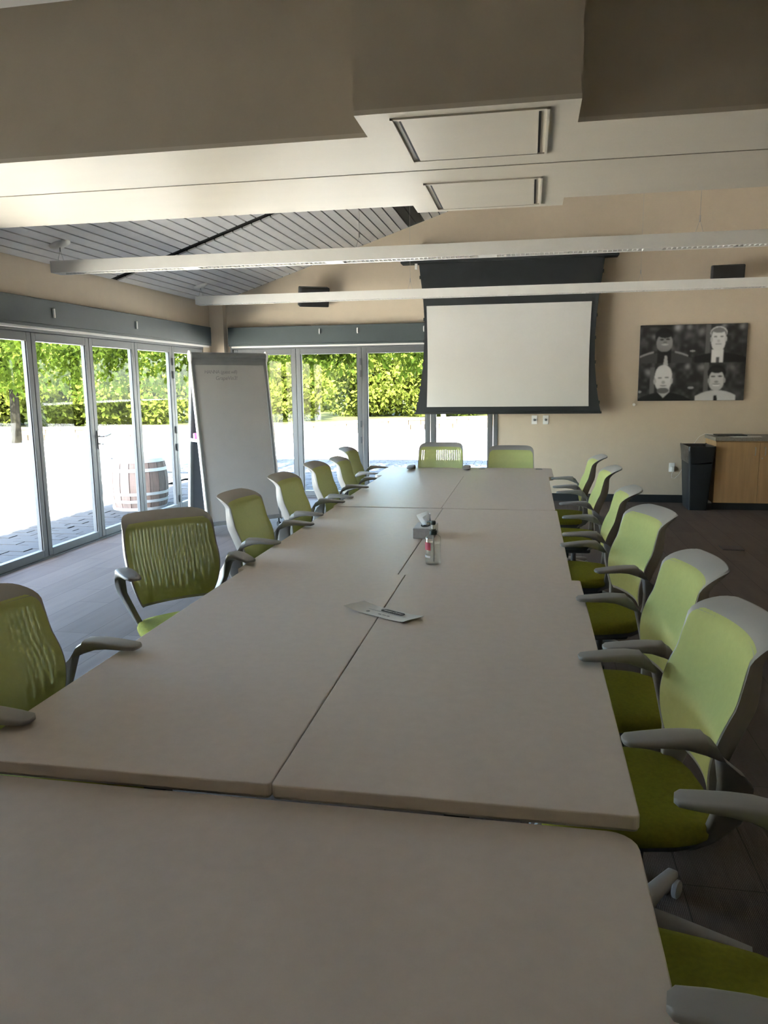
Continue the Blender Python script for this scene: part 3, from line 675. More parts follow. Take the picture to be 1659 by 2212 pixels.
CH = [  # arm-tip midpoint x, y, facing vector, dz, label, group
    ((0.253, 1.22), (-0.982, 0.186), 0, 'green office chair nearest the viewer, cut off by the picture edge', 'R'),
    ((0.200, 2.0), (-0.992, -0.12), 0, 'green office chair beside the brochure table, second from the viewer in the sunlit row', 'R'),
    ((0.222, 2.64), (-0.995, -0.09), 0, 'green office chair third from the viewer in the row by the bin', 'R'),
    ((0.239, 3.63), (-0.97, -0.23), 0, 'green office chair fourth from the viewer in the row by the bin, beside the bottle', 'R'),
    ((0.206, 4.453), (-0.997, 0.04), 0, 'green office chair fifth from the viewer in the row by the bin', 'R'),
    ((0.218, 5.53), (-1.0, 0.0), 0, 'green office chair sixth from the viewer in the row by the bin', 'R'),
    ((0.20, 6.38), (-1.0, 0.0), 0, 'green office chair farthest from the viewer in the row by the bin', 'R'),
    ((-1.207, 1.88), (1.0, 0.0), 0, 'backlit green office chair cut off by the picture edge, nearest on the glass door side', 'L'),
    ((-1.455, 3.143), (0.736, -0.677), 0, 'backlit green office chair swivelled towards the viewer, its whole slotted back and seat showing', 'L'),
    ((-1.258, 4.035), (1.0, -0.05), 0, 'backlit green office chair standing before the lower part of the whiteboard', 'L'),
    ((-1.27, 4.906), (1.0, -0.02), 0, 'backlit green office chair just right of the whiteboard bottom corner', 'L'),
    ((-1.255, 5.677), (1.0, 0.0), 0, 'backlit green office chair fifth from the viewer on the glass door side', 'L'),
    ((-1.29, 6.56), (1.0, 0.02), -0.045, 'backlit green office chair sixth from the viewer on the glass door side, set low', 'L'),
    ((-1.39, 7.30), (1.0, 0.0), -0.02, 'backlit green office chair farthest on the glass door side, peeking over another', 'L'),
    ((-0.856, 7.33), (0.0, -1.0), 0.0, 'green office chair at the far table end, bright slots against the glass door', 'E'),
    ((-0.17, 7.40), (0.0, -1.0), -0.035, 'green office chair at the far table end, against the beige wall', 'E'),
]
GR = {'R': 'office chairs along the wall side of the table', 'L': 'office chairs along the glass door side of the table', 'E': 'office chairs at the far table end'}
proto = make_chair()
for i, ((mx_, my_), (fx, fy), dz, lab, g) in enumerate(CH):
    c = proto if i == 0 else copy_tree(proto)
    l = math.hypot(fx, fy); fx, fy = fx / l, fy / l
    c.location = (mx_ - fx * 0.112, my_ - fy * 0.112, 0); c.rotation_euler = (0, 0, math.atan2(fy, fx))
    if dz:
        for ch in c.children:
            if not ch.name.startswith(('base_leg', 'gas')): ch.location.z += dz
    tag(c, lab, 'chair', GR[g])

# ------------------------------------------------------------------ projection screen
scr = empty('projection_screen', (-0.3, 10.15, 0)); SX, SY = -0.3, 10.15
L_EDGE = [(3.075, -1.425), (2.9, -1.405), (2.65, -1.372), (2.375, -1.356), (2.1, -1.358), (1.8, -1.375), (1.5, -1.412), (1.3, -1.447), (1.175, -1.478)]
R_EDGE = [(3.075, 0.878), (2.9, 0.858), (2.65, 0.826), (2.375, 0.800), (2.1, 0.788), (1.8, 0.795), (1.5, 0.825), (1.3, 0.860), (1.175, 0.888)]
m = MB(); secs = []
for (z, xl), (_, xr) in zip(L_EDGE, R_EDGE):
    secs.append([(xl - SX, 0.0, z), (xr - SX, 0.0, z), (xr - SX, 0.006, z), (xl - SX, 0.006, z)])
m.loft(secs).build('black_border', M['screen_black'], scr)
V = []; F = []; nx, nz = 40, 28
for j in range(nz):
    for i in range(nx):
        u, v = i / (nx - 1), j / (nz - 1); x = -1.326 + 2.062 * u; z = 1.252 + 1.288 * v
        dl, dr = math.hypot(u * 2.06, v * 1.29), math.hypot((1 - u) * 2.06, v * 1.29)
        wr = 0.006 * (math.exp(-dl / 0.22) * math.sin(9 * math.atan2(v, u + 1e-6)) + math.exp(-dr / 0.22) * math.sin(9 * math.atan2(v, 1 - u + 1e-6)))
        x += 0.012 * math.sin(math.pi * v) * (1 if u < 0.5 else -1) * abs(2 * u - 1)
        V.append((x - SX, -0.010 + wr, z))
for j in range(nz - 1):
    for i in range(nx - 1): F.append((j * nx + i, j * nx + i + 1, (j + 1) * nx + i + 1, (j + 1) * nx + i))
mm = MB(); mm.add(V, F); mm.build('white_surface', M['screen_white'], scr, smooth=80)
MB().box(-1.655 - SX, 1.04 - SX, -0.06, 0.13, 3.07, 3.215).build('housing', M['screen_black'], scr, bevel=0.01)
MB().box(-1.49 - SX, 0.898 - SX, -0.018, 0.022, 1.158, 1.185).build('bottom_bar', M['black'], scr, bevel=0.004)
for x in (-1.49, 0.885):
    MB().box(x - SX - 0.02, x - SX + 0.02, 0.02, 0.228, 3.215, 3.30).build('mounting_bracket', M['white'], scr, bevel=0.004)
MB().box(-1.475 - SX, -1.445 - SX, -0.02, 0.02, 3.00, 3.07).build('end_clip', M['white'], scr)
for k, (z, xl) in enumerate(L_EDGE[1:-1]):
    MB().box(xl - SX - 0.012, xl - SX + 0.006, -0.006, 0.01, z - 0.02, z + 0.02).build('tension_tab', M['black'], scr)
for k, (z, xr) in enumerate(R_EDGE[1:-1]):
    MB().box(xr - SX - 0.006, xr - SX + 0.012, -0.006, 0.01, z - 0.02, z + 0.02).build('tension_tab', M['black'], scr)
tag(scr, 'white projection screen with black border lowered in front of the far wall', 'projection screen')

# ------------------------------------------------------------------ linear pendant lights
def pendant(yc, x0, x1, zb, cables, label):
    r = empty('pendant_light', (x0, yc, zb)); L = x1 - x0; wd, hh = 0.075, 0.098
    b = MB(); b.box(0, L, -wd, -wd + 0.022, 0.0, hh); b.box(0, L, wd - 0.022, wd, 0.0, hh); b.box(0, L, -wd + 0.022, wd - 0.022, 0.05, hh)
    b.box(0, 0.06, -wd + 0.022, wd - 0.022, 0, 0.05); b.box(L - 0.06, L, -wd + 0.022, wd - 0.022, 0, 0.05)
    n = round((L - 0.1) / 1.305); seg = (L - 0.06) / n
    for k in range(1, n): b.box(k * seg - 0.04, k * seg + 0.10, -wd + 0.022, wd - 0.022, 0, 0.05)
    b.build('housing', M['white_metal'], r)
    for k in range(n):
        lo = 0.06 if k == 0 else k * seg + 0.10; hi = (k + 1) * seg - 0.04 if k < n - 1 else L - 0.06
        lv = MB(); q = int((hi - lo) / 0.036)
        for i in range(q + 1):
            x = lo + (hi - lo) * i / q
            lv.box(x - 0.0025, x + 0.0025, -wd + 0.022, wd - 0.022, 0.004, 0.03)
        o = lv.build('louver', M['white_metal'], r)
    for x, ztop in cables:
        xx = x - x0; zt = ztop - zb
        c = MB(); c.tube([(xx, 0, hh + 0.09), (xx, 0, zt)], 0.0018, 5)
        for s in (-1, 1): c.tube([(xx + s * 0.03, 0, hh), (xx, 0, hh + 0.10)], 0.0016, 5)
        c.tube([(xx, 0, hh + 0.085), (xx, 0, hh + 0.13)], 0.006, 6)
        c.build('suspension_cable', M['steel'], r)
    x, ztop = cables[0]; xx = x - x0
    cn = MB().lathe([(0.012, -0.03), (0.05, -0.026), (0.085, -0.012), (0.092, 0.0)], n=20)
    o = cn.build('canopy', M['white_metal'], r, smooth=50); o.location = (xx, 0, ztop - zb); o.rotation_euler = (0, -ang, 0)
    tag(r, label, 'light fixture', 'linear pendant lights')
def cz(x): return EAVE + SLOPE * (x - XL)
pendant(6.283, -4.055, 4.6, 2.533, [(-3.998, cz(-3.998)), (-1.362, cz(-1.362)), (1.21, cz(1.21))], 'long white linear pendant light, the nearer of two')
pendant(9.221, -4.052, 4.6, 2.545, [(-4.006, cz(-4.006)), (-1.398, cz(-1.398)), (1.184, cz(1.184))], 'long white linear pendant light, the farther of two, hanging before the screen')
sp = empty('ceiling_sprinkler', (-2.976, 9.162, cz(-2.976)))
MB().lathe([(0.035, 0.0), (0.035, -0.006), (0.012, -0.01), (0.012, -0.035), (0.022, -0.037), (0.022, -0.04)], n=14).build('head', M['dark'], sp)
tag(sp, 'small dark sprinkler head on the plank ceiling', 'sprinkler')

# ------------------------------------------------------------------ wall loudspeakers
def speaker(x, z, w_, h_, d_, tilt, yawd, label):
    r = empty('wall_speaker', (x, YB, z))
    h = empty  # noqa
    mt = Matrix.Rotation(math.radians(yawd), 3, 'Z') @ Matrix.Rotation(math.radians(tilt), 3, 'X')
    def P(px, py, pz): v = mt @ Vector((px, py - d_ / 2, pz)); return (v.x, v.y - 0.10, v.z)
    front = [(-w_ / 2, -d_ / 2, -h_ / 2), (w_ / 2, -d_ / 2, -h_ / 2), (w_ / 2, -d_ / 2, h_ / 2), (-w_ / 2, -d_ / 2, h_ / 2)]
    mid = [(a * 1.0, 0.0, c) for a, b, c in front]; back = [(a * 0.62, d_ / 2, c * 0.72) for a, b, c in front]
    MB().loft([[P(*q) for q in front], [P(*q) for q in mid], [P(*q) for q in back]]).build('cabinet', M['black'], r, bevel=0.012)
    g = [(a * 0.93, -d_ / 2 - 0.006, c * 0.90) for a, b, c in front]; g2 = [(a * 0.95, -d_ / 2 + 0.004, c * 0.93) for a, b, c in front]
    MB().loft([[P(*q) for q in g], [P(*q) for q in g2]]).build('grille', M['dark'], r, bevel=0.006)
    MB().tube([(0, -0.001, 0), (0, -0.11, 0)], 0.022, 10).build('wall_mount', M['black'], r)
    tag(r, label, 'speaker', 'wall speakers')
speaker(-2.90, 2.745, 0.40, 0.25, 0.20, 16, 30, 'black loudspeaker on the far wall above the glass doors')
speaker(2.31, 2.84, 0.37, 0.19, 0.18, 8, -4, 'black loudspeaker on the far wall above the portrait canvas')

# ------------------------------------------------------------------ canvas with four portraits
def portraits(u, v, rs_img):
    """u right 0..1, v down 0..1 -> grey value"""
    g = 0.018 + 0.085 * rs_img ** 2.2
    def ell(cx, cy_, rx, ry, p=2.0): return (np.abs((u - cx) / rx) ** p + np.abs((v - cy_) / ry) ** p) < 1
    def paint(mask, val): g[mask] = val[mask] if isinstance(val, np.ndarray) else val
    for cx, cy_, r, b in ((.35, .035, .03, .55), (.46, .03, .025, .3), (.13, .15, .02, .25), (.58, .09, .03, .3), (.78, .02, .02, .3), (.95, .04, .025, .35), (.09, .62, .03, .3), (.46, .55, .025, .38), (.60, .56, .03, .35), (.88, .57, .03, .22), (.30, .30, .03, .2), (.46, .14, .03, .15)):
        g += b * 0.6 * np.exp(-(((u - cx) / r) ** 2 + ((v - cy_) / (r * 1.4)) ** 2))
    for x0 in (0.11, 0.62): # trunks
        mk = (np.abs(u - x0 - 0.02) < 0.022) & ((v > 0.55) if x0 < 0.3 else (v > 0.0)); g[mk] = 0.13
    paint(ell(.50, .345, .026, .012), .38); paint(ell(.50, .83, .03, .015), .38); paint(ell(.01, .88, .02, .015), .35)
    top, bot = v < 0.5, v >= 0.5
    # man 1 (upper left)
    paint(top & (v > 0.36 + 1.2 * (u - 0.235) ** 2) & (u < 0.5) , .06)
    ln = top & (np.abs(v - (0.34 + 1.35 * (u - 0.235) ** 2)) < 0.012) & (np.abs(u - 0.235) > 0.10) & (u < .46); g[ln] = .32
    paint(top & (v > 0.30) & (np.abs(u - 0.235) < 0.065), .012)
    paint(ell(.225, .145, .085, .105), .012); paint(ell(.232, .235, .076, .115, 2.3), .22 + .10 * (0.5 - u) * 0 + .05 * np.cos((v - .2) * 12))
    paint(ell(.235, .135, .06, .035), .02)
    paint(ell(.205, .19, .022, .010), .03); paint(ell(.262, .185, .022, .010), .03); paint(ell(.235, .255, .035, .010), .5); paint(ell(.236, .225, .018, .014), .15)
    tie = (np.abs(u - .25) < 0.012 + 0.05 * np.clip(v - .42, 0, 1) * 2.0) & (v > .40) & (v < .53); g[tie] = .42
    # man 2 (upper right)
    paint(top & (v > 0.37 + 1.0 * (u - 0.745) ** 2) & (u > 0.52), .010)
    paint(top & (v > .33) & (np.abs(u - .735) < .055), .72); paint(top & (v > .43) & (np.abs(u - .738) < .016), .10)
    paint(ell(.737, .115, .078, .085), .62); paint(ell(.737, .125, .073, .08), .16); paint(ell(.737, .205, .067, .145, 2.4), .68)
    paint(ell(.672, .20, .012, .035), .5); paint(ell(.803, .195, .012, .035), .55); paint(ell(.737, .085, .058, .03), .2)
    paint(ell(.708, .165, .016, .009), .14); paint(ell(.766, .162, .016, .009), .14); paint(ell(.738, .26, .03, .008), .28); paint(ell(.738, .22, .014, .02), .5)
    # man 3 (lower left)
    paint(bot & (v > 0.885 + 1.5 * (u - 0.24) ** 2) & (u < 0.5), .010)
    paint(bot & (v > .83) & (v < .965 - 1.4 * np.abs(u - .24)) & (np.abs(u - .24) < .06), .42)
    paint(ell(.235, .70, .083, .175, 2.3), .55 + .08 * np.cos((v - .66) * 9)); paint(ell(.155, .74, .012, .04), .4); paint(ell(.315, .735, .012, .04), .45)
    paint(ell(.235, .865, .058, .04), .12); paint(ell(.202, .695, .02, .010), .18); paint(ell(.268, .69, .02, .010), .18)
    paint(ell(.237, .80, .036, .008), .22); paint(ell(.236, .755, .018, .022), .36)
    # man 4 (lower right)
    paint(bot & (v > 0.865 + 2.0 * (u - 0.74) ** 2) & (np.abs(u - .735) < .19), .55); paint(bot & (v > .93) & (np.abs(u - .735) < .014 + .06 * (v - .93)), .015)
    paint(ell(.737, .635, .085, .105), .010); paint(ell(.738, .735, .070, .135, 2.4), .46 + .06 * np.cos((v - .7) * 10)); paint(ell(.738, .605, .06, .035), .02)
    paint(ell(.668, .74, .011, .035), .35); paint(ell(.812, .735, .011, .035), .35)
    paint(ell(.705, .685, .022, .010), .04); paint(ell(.770, .682, .022, .010), .04); paint(ell(.738, .80, .034, .011), .75); paint(ell(.738, .785, .036, .006), .10); paint(ell(.738, .755, .02, .014), .24)
    return np.clip(g, 0, 1)
cv = empty('portrait_canvas', (1.988, YB - 0.019, 1.776)); W_, H_ = 1.262, 0.938
MB().box(-W_ / 2, W_ / 2, -0.016, 0.018, -H_ / 2, H_ / 2).build('stretcher', M['black'], cv, bevel=0.003)
nu, nv = 230, 172
uu, vv_ = np.meshgrid(np.linspace(0, 1, nu), np.linspace(0, 1, nv))
rsn = np.random.RandomState(9).uniform(0, 1, (24, 32))
ix, iy = uu * 30, vv_ * 22; i0, j0 = ix.astype(int), iy.astype(int); fx_, fy_ = ix - i0, iy - j0
nz_ = (rsn[j0, i0] * (1 - fx_) + rsn[j0, i0 + 1] * fx_) * (1 - fy_) + (rsn[j0 + 1, i0] * (1 - fx_) + rsn[j0 + 1, i0 + 1] * fx_) * fy_
G = portraits(uu.copy(), vv_.copy(), nz_)
k_ = np.array([1, 2, 1]) / 4.0
for _ in range(2):
    Gp = np.pad(G, 1, mode='edge'); G = k_[0] * Gp[:-2, 1:-1] + k_[1] * Gp[1:-1, 1:-1] + k_[2] * Gp[2:, 1:-1]
    Gp = np.pad(G, 1, mode='edge'); G = k_[0] * Gp[1:-1, :-2] + k_[1] * Gp[1:-1, 1:-1] + k_[2] * Gp[1:-1, 2:]
Vp = np.stack([(uu - 0.5) * (W_ - 0.004), np.full_like(uu, -0.0168), (0.5 - vv_) * (H_ - 0.004)], -1).reshape(-1, 3)
Fp = [(j * nu + i, (j + 1) * nu + i, (j + 1) * nu + i + 1, j * nu + i + 1) for j in range(nv - 1) for i in range(nu - 1)]
me = bpy.data.meshes.new('print'); me.from_pydata(Vp.tolist(), [], Fp)
ca = me.color_attributes.new('ink', 'FLOAT_COLOR', 'POINT')
ca.data.foreach_set('color', np.stack([G, G * 0.985, G * 0.97, np.ones_like(G)], -1).ravel())
pmz, nt, b = new_mat('portrait_print'); b.inputs['Roughness'].default_value = 0.75
a = nt.nodes.new('ShaderNodeAttribute'); a.attribute_name = 'ink'; nt.links.new(a.outputs['Color'], b.inputs['Base Color']); me.materials.append(pmz)
inst('print', me, cv)
tag(cv, 'black and white canvas print with four portraits of smiling men in shirts and ties', 'canvas print')

# ------------------------------------------------------------------ rolling double whiteboard (A-frame)
wb = empty('rolling_whiteboard', (-3.0, 7.85, 0)); WO = Vector((-3.0, 7.85, 0))
dv = Vector((0.669, 0.744, 0)); nv_ = Vector((0.744, -0.669, 0)); BLp = Vector((-3.283, 7.478, 0)) - WO; wl = 0.865; LEAN = 0.245; ZT_ = 1.875
def WB(s, t, off=0.0, rear=False):
    """s along the board, t up 0..1 (z .10..1.875), off out of the face"""
    z = 0.10 + (ZT_ - 0.10) * t; n_ = nv_; base = BLp
    if rear:
        p = base - nv_ * (2 * LEAN - LEAN * t) - nv_ * off
    else:
        p = base - nv_ * (LEAN * t) + nv_ * off
    p = p + dv * s; return (p.x, p.y, z)
def wslab(name, s0, s1, t0, t1, o0, o1, m, rear=False, bevel=0.0):
    vs_ = [WB(s, t, o, rear) for t in (t0, t1) for o in (o0, o1) for s in (s0, s1)]
    return MB().add(vs_, [(0, 1, 3, 2), (4, 6, 7, 5), (0, 4, 5, 1), (2, 3, 7, 6), (0, 2, 6, 4), (1, 5, 7, 3)]).build(name, m, wb, bevel=bevel)
for rear in (False, True):
    wslab('board_rear' if rear else 'board_front', 0.02, wl - 0.02, 0.02, 0.955, -0.012, 0.0, M['board'], rear)
    wslab('backing_panel', 0.02, wl - 0.02, 0.02, 0.955, -0.020, -0.012, M['boardback'], rear)
    wslab('frame_side', -0.004, 0.026, 0.0, 0.985, -0.024, 0.008, M['boardframe'], rear, 0.004)
    wslab('frame_side', wl - 0.026, wl + 0.004, 0.0, 0.985, -0.024, 0.008, M['boardframe'], rear, 0.004)
    wslab('frame_top', 0.02, wl - 0.02, 0.945, 0.985, -0.024, 0.008, M['boardframe'], rear, 0.004)
    wslab('frame_bottom', 0.02, wl - 0.02, 0.0, 0.025, -0.024, 0.014, M['boardframe'], rear, 0.004)
    wslab('side_rail', -0.016, -0.004, 0.0, 0.985, -0.03, 0.012, M['white'], rear)
    wslab('side_rail', wl + 0.004, wl + 0.016, 0.0, 0.985, -0.03, 0.012, M['white'], rear)
def Wp(v): return tuple(v)
apex0, apex1 = BLp - nv_ * LEAN, BLp - nv_ * LEAN + dv * wl
MB().tube([(apex0.x, apex0.y, 1.875), (apex1.x, apex1.y, 1.875)], 0.034, 14).build('top_tube', M['boardframe'], wb, smooth=40)
for p, q in ((apex0, -1), (apex1, 1)):
    c0 = p + dv * q * 0.004; c1 = p + dv * q * 0.022; m = MB(); secs = []
    for c in (c0, c1): secs.append([(c.x + nv_.x * 0.040 * math.cos(t), c.y + nv_.y * 0.040 * math.cos(t), 1.865 + 0.062 * math.sin(t)) for t in [2 * math.pi * k / 20 for k in range(20)]])
    m.loft(secs).build('end_cap', M['white'], wb, bevel=0.003)
for s in (-0.01, wl + 0.01):
    a_, b2 = Vector(WB(s, 0.505)), Vector(WB(s, 0.505, 0, True)); c_ = (a_ + b2) / 2; hh = (a_ - b2).length / 2
    MB().obox(c_, (hh, 0.008, 0.016), ((a_ - b2), dv, (0, 0, 1))).build('side_brace', M['white'], wb)
    a_, b2 = Vector(WB(s, 0.0)), Vector(WB(s, 0.0, 0, True)); c_ = (a_ + b2) / 2; hh = (a_ - b2).length / 2
    MB().obox(c_ - Vector((0, 0, 0.0)), (hh, 0.010, 0.014), ((a_ - b2), dv, (0, 0, 1))).build('foot_rail', M['boardframe'], wb)
for s, rear in ((0.03, False), (wl - 0.03, False), (0.03, True), (wl - 0.03, True)):
    p = Vector(WB(s, 0.0, 0.0, rear)); m = MB()
    m.tube([p + dv * -0.012 + Vector((0, 0, -0.0685)), p + dv * 0.012 + Vector((0, 0, -0.0685))], 0.031, 14); m.tube([p + Vector((0, 0, -0.055)), p + Vector((0, 0, 0.0))], 0.010, 8)
    m.build('caster', M['black'], wb, smooth=40)
def text_obj(name, body, size, m, parent, mtx, extrude=0.0004, shear=0.0, font_space=1.0):
    cu = bpy.data.curves.new(name, 'FONT'); cu.body = body; cu.size = size; cu.extrude = extrude; cu.shear = shear; cu.space_character = font_space
    cu.materials.append(m); tmp = bpy.data.objects.new(name, cu); COL.objects.link(tmp); bpy.context.view_layer.update()
    me = bpy.data.meshes.new_from_object(tmp.evaluated_get(bpy.context.evaluated_depsgraph_get())); bpy.data.objects.remove(tmp)
    if not me.materials: me.materials.append(m)
    o = bpy.data.objects.new(name, me); COL.objects.link(o); o.parent = parent; o.matrix_local = mtx; return o
up_ = (Vector(WB(0, 1)) - Vector(WB(0, 0))).normalized(); out_ = dv.cross(up_).normalized()
def board_mtx(s, t):
    p = Vector(WB(s, t, 0.0012)); return Matrix(((dv.x, up_.x, out_.x, p.x), (dv.y, up_.y, out_.y, p.y), (dv.z, up_.z, out_.z, p.z), (0, 0, 0, 1)))
text_obj('handwriting', 'HANNA (guest wifi)', 0.052, M['marker'], wb, board_mtx(0.13, 0.895), shear=0.15, font_space=0.88)
text_obj('handwriting', 'GrapeVin3!', 0.058, M['marker'], wb, board_mtx(0.25, 0.857), shear=0.15, font_space=0.95)
tag(wb, 'tall rolling A-frame whiteboard with faint handwriting standing by the glass doors', 'whiteboard')
ep = Vector(WB(-0.01, 0.505, -0.06)) + WO
er = MB().box(-0.03, 0.03, -0.022, 0.022, 0.0, 0.06).build('board_eraser', M['pink'], bevel=0.008); er.location = (ep.x, ep.y, ep.z + 0.0175); er.rotation_euler = (0, 0, 0.84)
tag(er, 'pink eraser resting on the side brace of the whiteboard', 'eraser')

# ------------------------------------------------------------------ base cabinets, counter and what is on it
CX0, CY0 = 2.205, 9.80
for k in range(2):
    x0 = CX0 + 0.005 + k * 0.99; x1 = x0 + 0.985; r = empty('base_cabinet', ((x0 + x1) / 2, 10.09, 0)); hw = (x1 - x0) / 2
    MB().box(-hw, hw, CY0 + 0.022 - 10.09, YB - 0.003 - 10.09, 0.09, 0.838).build('body', M['wood'], r)
    MB().box(-hw, hw, CY0 + 0.06 - 10.09, CY0 + 0.075 - 10.09, 0.0, 0.09).build('toe_kick', M['rubber'], r)
    for s in (-1, 1):
        y0 = CY0 - 10.09; xa, xb = sorted((s * 0.0015, s * (hw - 0.0015)))
        d = MB().box(xa, xb, y0, y0 + 0.02, 0.095, 0.825).build('door', M['wood'], r, bevel=0.0015)
        xh = s * 0.055
        MB().tube([(xh, y0, 0.765), (xh, y0 - 0.025, 0.765), (xh, y0 - 0.028, 0.755), (xh, y0 - 0.028, 0.685), (xh, y0 - 0.025, 0.675), (xh, y0, 0.675)], 0.0045, 7).build('handle', M['steel'], d, smooth=50)
        if s > 0: MB().lathe([(0.009, 0), (0.009, -0.004)], (0.03, y0, 0.635), 12, 'y').build('lock', M['steel'], d)
    tag(r, ['maple base cabinet beside the black waste bin', 'maple base cabinet farther from the waste bin, beyond the picture edge'][k], 'cabinet', 'base cabinets under the counter')
ct = MB().box(CX0 - 0.012, CX0 + 1.99, CY0 - 0.025, YB - 0.004, 0.840, 0.885).build('countertop', M['counter'], bevel=0.005); tag(ct, 'grey speckled countertop on the maple cabinets', 'countertop')
tb = empty('tablet', (2.43, 10.10, 0.885))
MB().box(-0.17, 0.17, -0.12, 0.12, 0.0, 0.014).build('case', M['black'], tb, bevel=0.003); MB().box(-0.155, 0.155, -0.105, 0.105, 0.014, 0.015).build('display', M['dark'], tb)
tag(tb, 'flat black tablet lying on the countertop near the wall', 'tablet')
for k, (x, y, rz, z, lab) in enumerate(((2.53, 9.905, 0.05, 0.8852, 'white paper sheet lying on the countertop'), (2.60, 9.93, -0.15, 0.8866, 'second white sheet lying on top of the first on the countertop'))):
    p = MB().box(-0.14, 0.14, -0.105, 0.105, 0, 0.0012).build('paper_sheet', M['paper']); p.location = (x, y, z); p.rotation_euler = (0, 0, rz); tag(p, lab, 'paper', 'papers on the countertop')

# waste bin
bn = empty('waste_bin', (2.034, 9.97, 0)); secs = []
for z, wx, wy in ((0.0, 0.205, 0.40), (0.03, 0.215, 0.42), (0.70, 0.285, 0.52), (0.74, 0.29, 0.525)):
    secs.append([(p[0], p[1], z) for p in rrect(wx, wy, 0.02, 3)])
MB().loft(secs).build('body', M['bin'], bn, smooth=40)
secs = []
rb = random.Random(5)
for z, wx, wy in ((0.60, 0.283, 0.517), (0.66, 0.292, 0.526), (0.72, 0.304, 0.54), (0.768, 0.318, 0.552), (0.78, 0.312, 0.546), (0.77, 0.29, 0.52), (0.62, 0.25, 0.48)):
    ringp = rrect(wx, wy, 0.03, 6)
    secs.append([(p[0] * (1 + rb.uniform(-0.012, 0.012)), p[1] * (1 + rb.uniform(-0.008, 0.008)), z + (rb.uniform(-0.035, 0.02) if z < 0.65 else rb.uniform(-0.006, 0.006))) for p in ringp])
MB().loft(secs).build('liner_bag', M['bag'], bn, smooth=70)
tag(bn, 'tall slim black waste bin with a black liner beside the cabinet', 'waste bin')

# ------------------------------------------------------------------ small wall and floor fittings
def wall_plate(name, x, z, label, kind):
    r = empty(name, (x, YB, z))
    MB().box(-0.036, 0.036, -0.007, -0.0005, -0.058, 0.058).build('plate', M['white'], r, bevel=0.003)
    if kind == 'switch':
        MB().lathe([(0.016, -0.007), (0.016, -0.014), (0.012, -0.022), (0.011, -0.024)], (0, 0, 0.0), 14, 'y').build('knob', M['boardframe'], r, smooth=40)
    else:
        MB().box(-0.017, 0.017, -0.009, -0.007, -0.045, -0.01).build('socket', M['white'], r); MB().box(-0.017, 0.017, -0.009, -0.007, 0.01, 0.045).build('socket', M['white'], r)
    return tag(r, label, 'switch' if kind == 'switch' else 'outlet', 'wall plates')
wall_plate('wall_switch', 0.068, 1.07, 'white wall switch under the screen, nearer the glass door', 'switch')
wall_plate('wall_switch', 0.214, 1.07, 'white wall switch under the screen, farther from the glass door', 'switch')
wall_plate('wall_outlet', 1.816, 0.458, 'white wall outlet with a charger plugged in beside the waste bin', 'outlet')
cg = empty('phone_charger', (1.822, YB - 0.009, 0.437))
MB().box(-0.016, 0.016, -0.045, -0.001, -0.028, 0.03).build('plug', M['white'], cg, bevel=0.005)
pts = [(0.0, -0.03, -0.028), (-0.012, -0.03, -0.075), (-0.008, -0.03, -0.11), (0.03, -0.03, -0.115), (0.075, -0.035, -0.07), (0.11, -0.035, 0.0), (0.16, -0.035, 0.06), (0.20, -0.03, 0.20), (0.24, -0.03, 0.33), (0.30, -0.03, 0.42), (0.36, -0.04, 0.453), (0.42, -0.10, 0.4535), (0.5, -0.16, 0.4525)]
MB().tube(pts, 0.0025, 6).build('cable', M['white'], cg, smooth=60)
tag(cg, 'small white plug with a thin cable running up to the counter', 'charger')
kn = MB().lathe([(0.012, 0), (0.012, -0.004), (0.02, -0.012), (0.02, -0.02), (0.012, -0.028)], (0, 0, 0), 14, 'y').build('coat_peg', M['white'], smooth=40); kn.location = (1.315, YB - 0.0005, 1.262); tag(kn, 'small white round peg on the wall below the canvas corner', 'peg')
fb = empty('floor_box', (1.89, 7.555, 0)); MB().box(-0.095, 0.095, -0.095, 0.095, 0.0, 0.006).build('rim', M['rubber'], fb, bevel=0.002); MB().box(-0.08, 0.08, -0.08, 0.08, 0.006, 0.008).build('lid', M['floorbox'], fb)
tag(fb, 'square dark floor outlet box set in the carpet', 'floor box')

# ------------------------------------------------------------------ things on the tables
# brochure
bc = [Vector((-0.654, 2.701, 0)), Vector((-0.403, 2.546, 0)), Vector((-0.372, 2.643, 0)), Vector((-0.610, 2.782, 0))]
ctr = Vector((-0.512, 2.668, 0)); ex = ((bc[1] - bc[0]) + (bc[2] - bc[3])).normalized(); ey = Vector((-ex.y, ex.x, 0))
bro = empty('brochure', (ctr.x, ctr.y, ZT), math.atan2(ex.y, ex.x)); LBR, WBR = 0.292, 0.098
def brz(x, y): return 0.0035 + 0.010 * max(0, (-x - 0.05) / 0.1) ** 2 + 0.006 * max(0, (x - 0.08) / 0.07) ** 2 + 0.0015 * (1 + math.cos((y + 0.02) / WBR * 6.3)) * 0.5
V = []; F = []; nx, ny = 30, 10
for top in (1, 0):
    for j in range(ny):
        for i in range(nx):
            x = -LBR / 2 + LBR * i / (nx - 1) ; y = -WBR / 2 + WBR * j / (ny - 1); V.append((x + 0.12 * y, y, brz(x, y) + (0.0012 if top else 0)))
o_ = nx * ny
for j in range(ny - 1):
    for i in range(nx - 1):
        q = (j * nx + i, j * nx + i + 1, (j + 1) * nx + i + 1, (j + 1) * nx + i); F.append(q); F.append(tuple(k + o_ for k in q[::-1]))
for i in range(nx - 1):
    F.append((i, i + o_, i + 1 + o_, i + 1)); a_ = (ny - 1) * nx; F.append((a_ + i, a_ + i + 1, a_ + i + 1 + o_, a_ + i + o_))
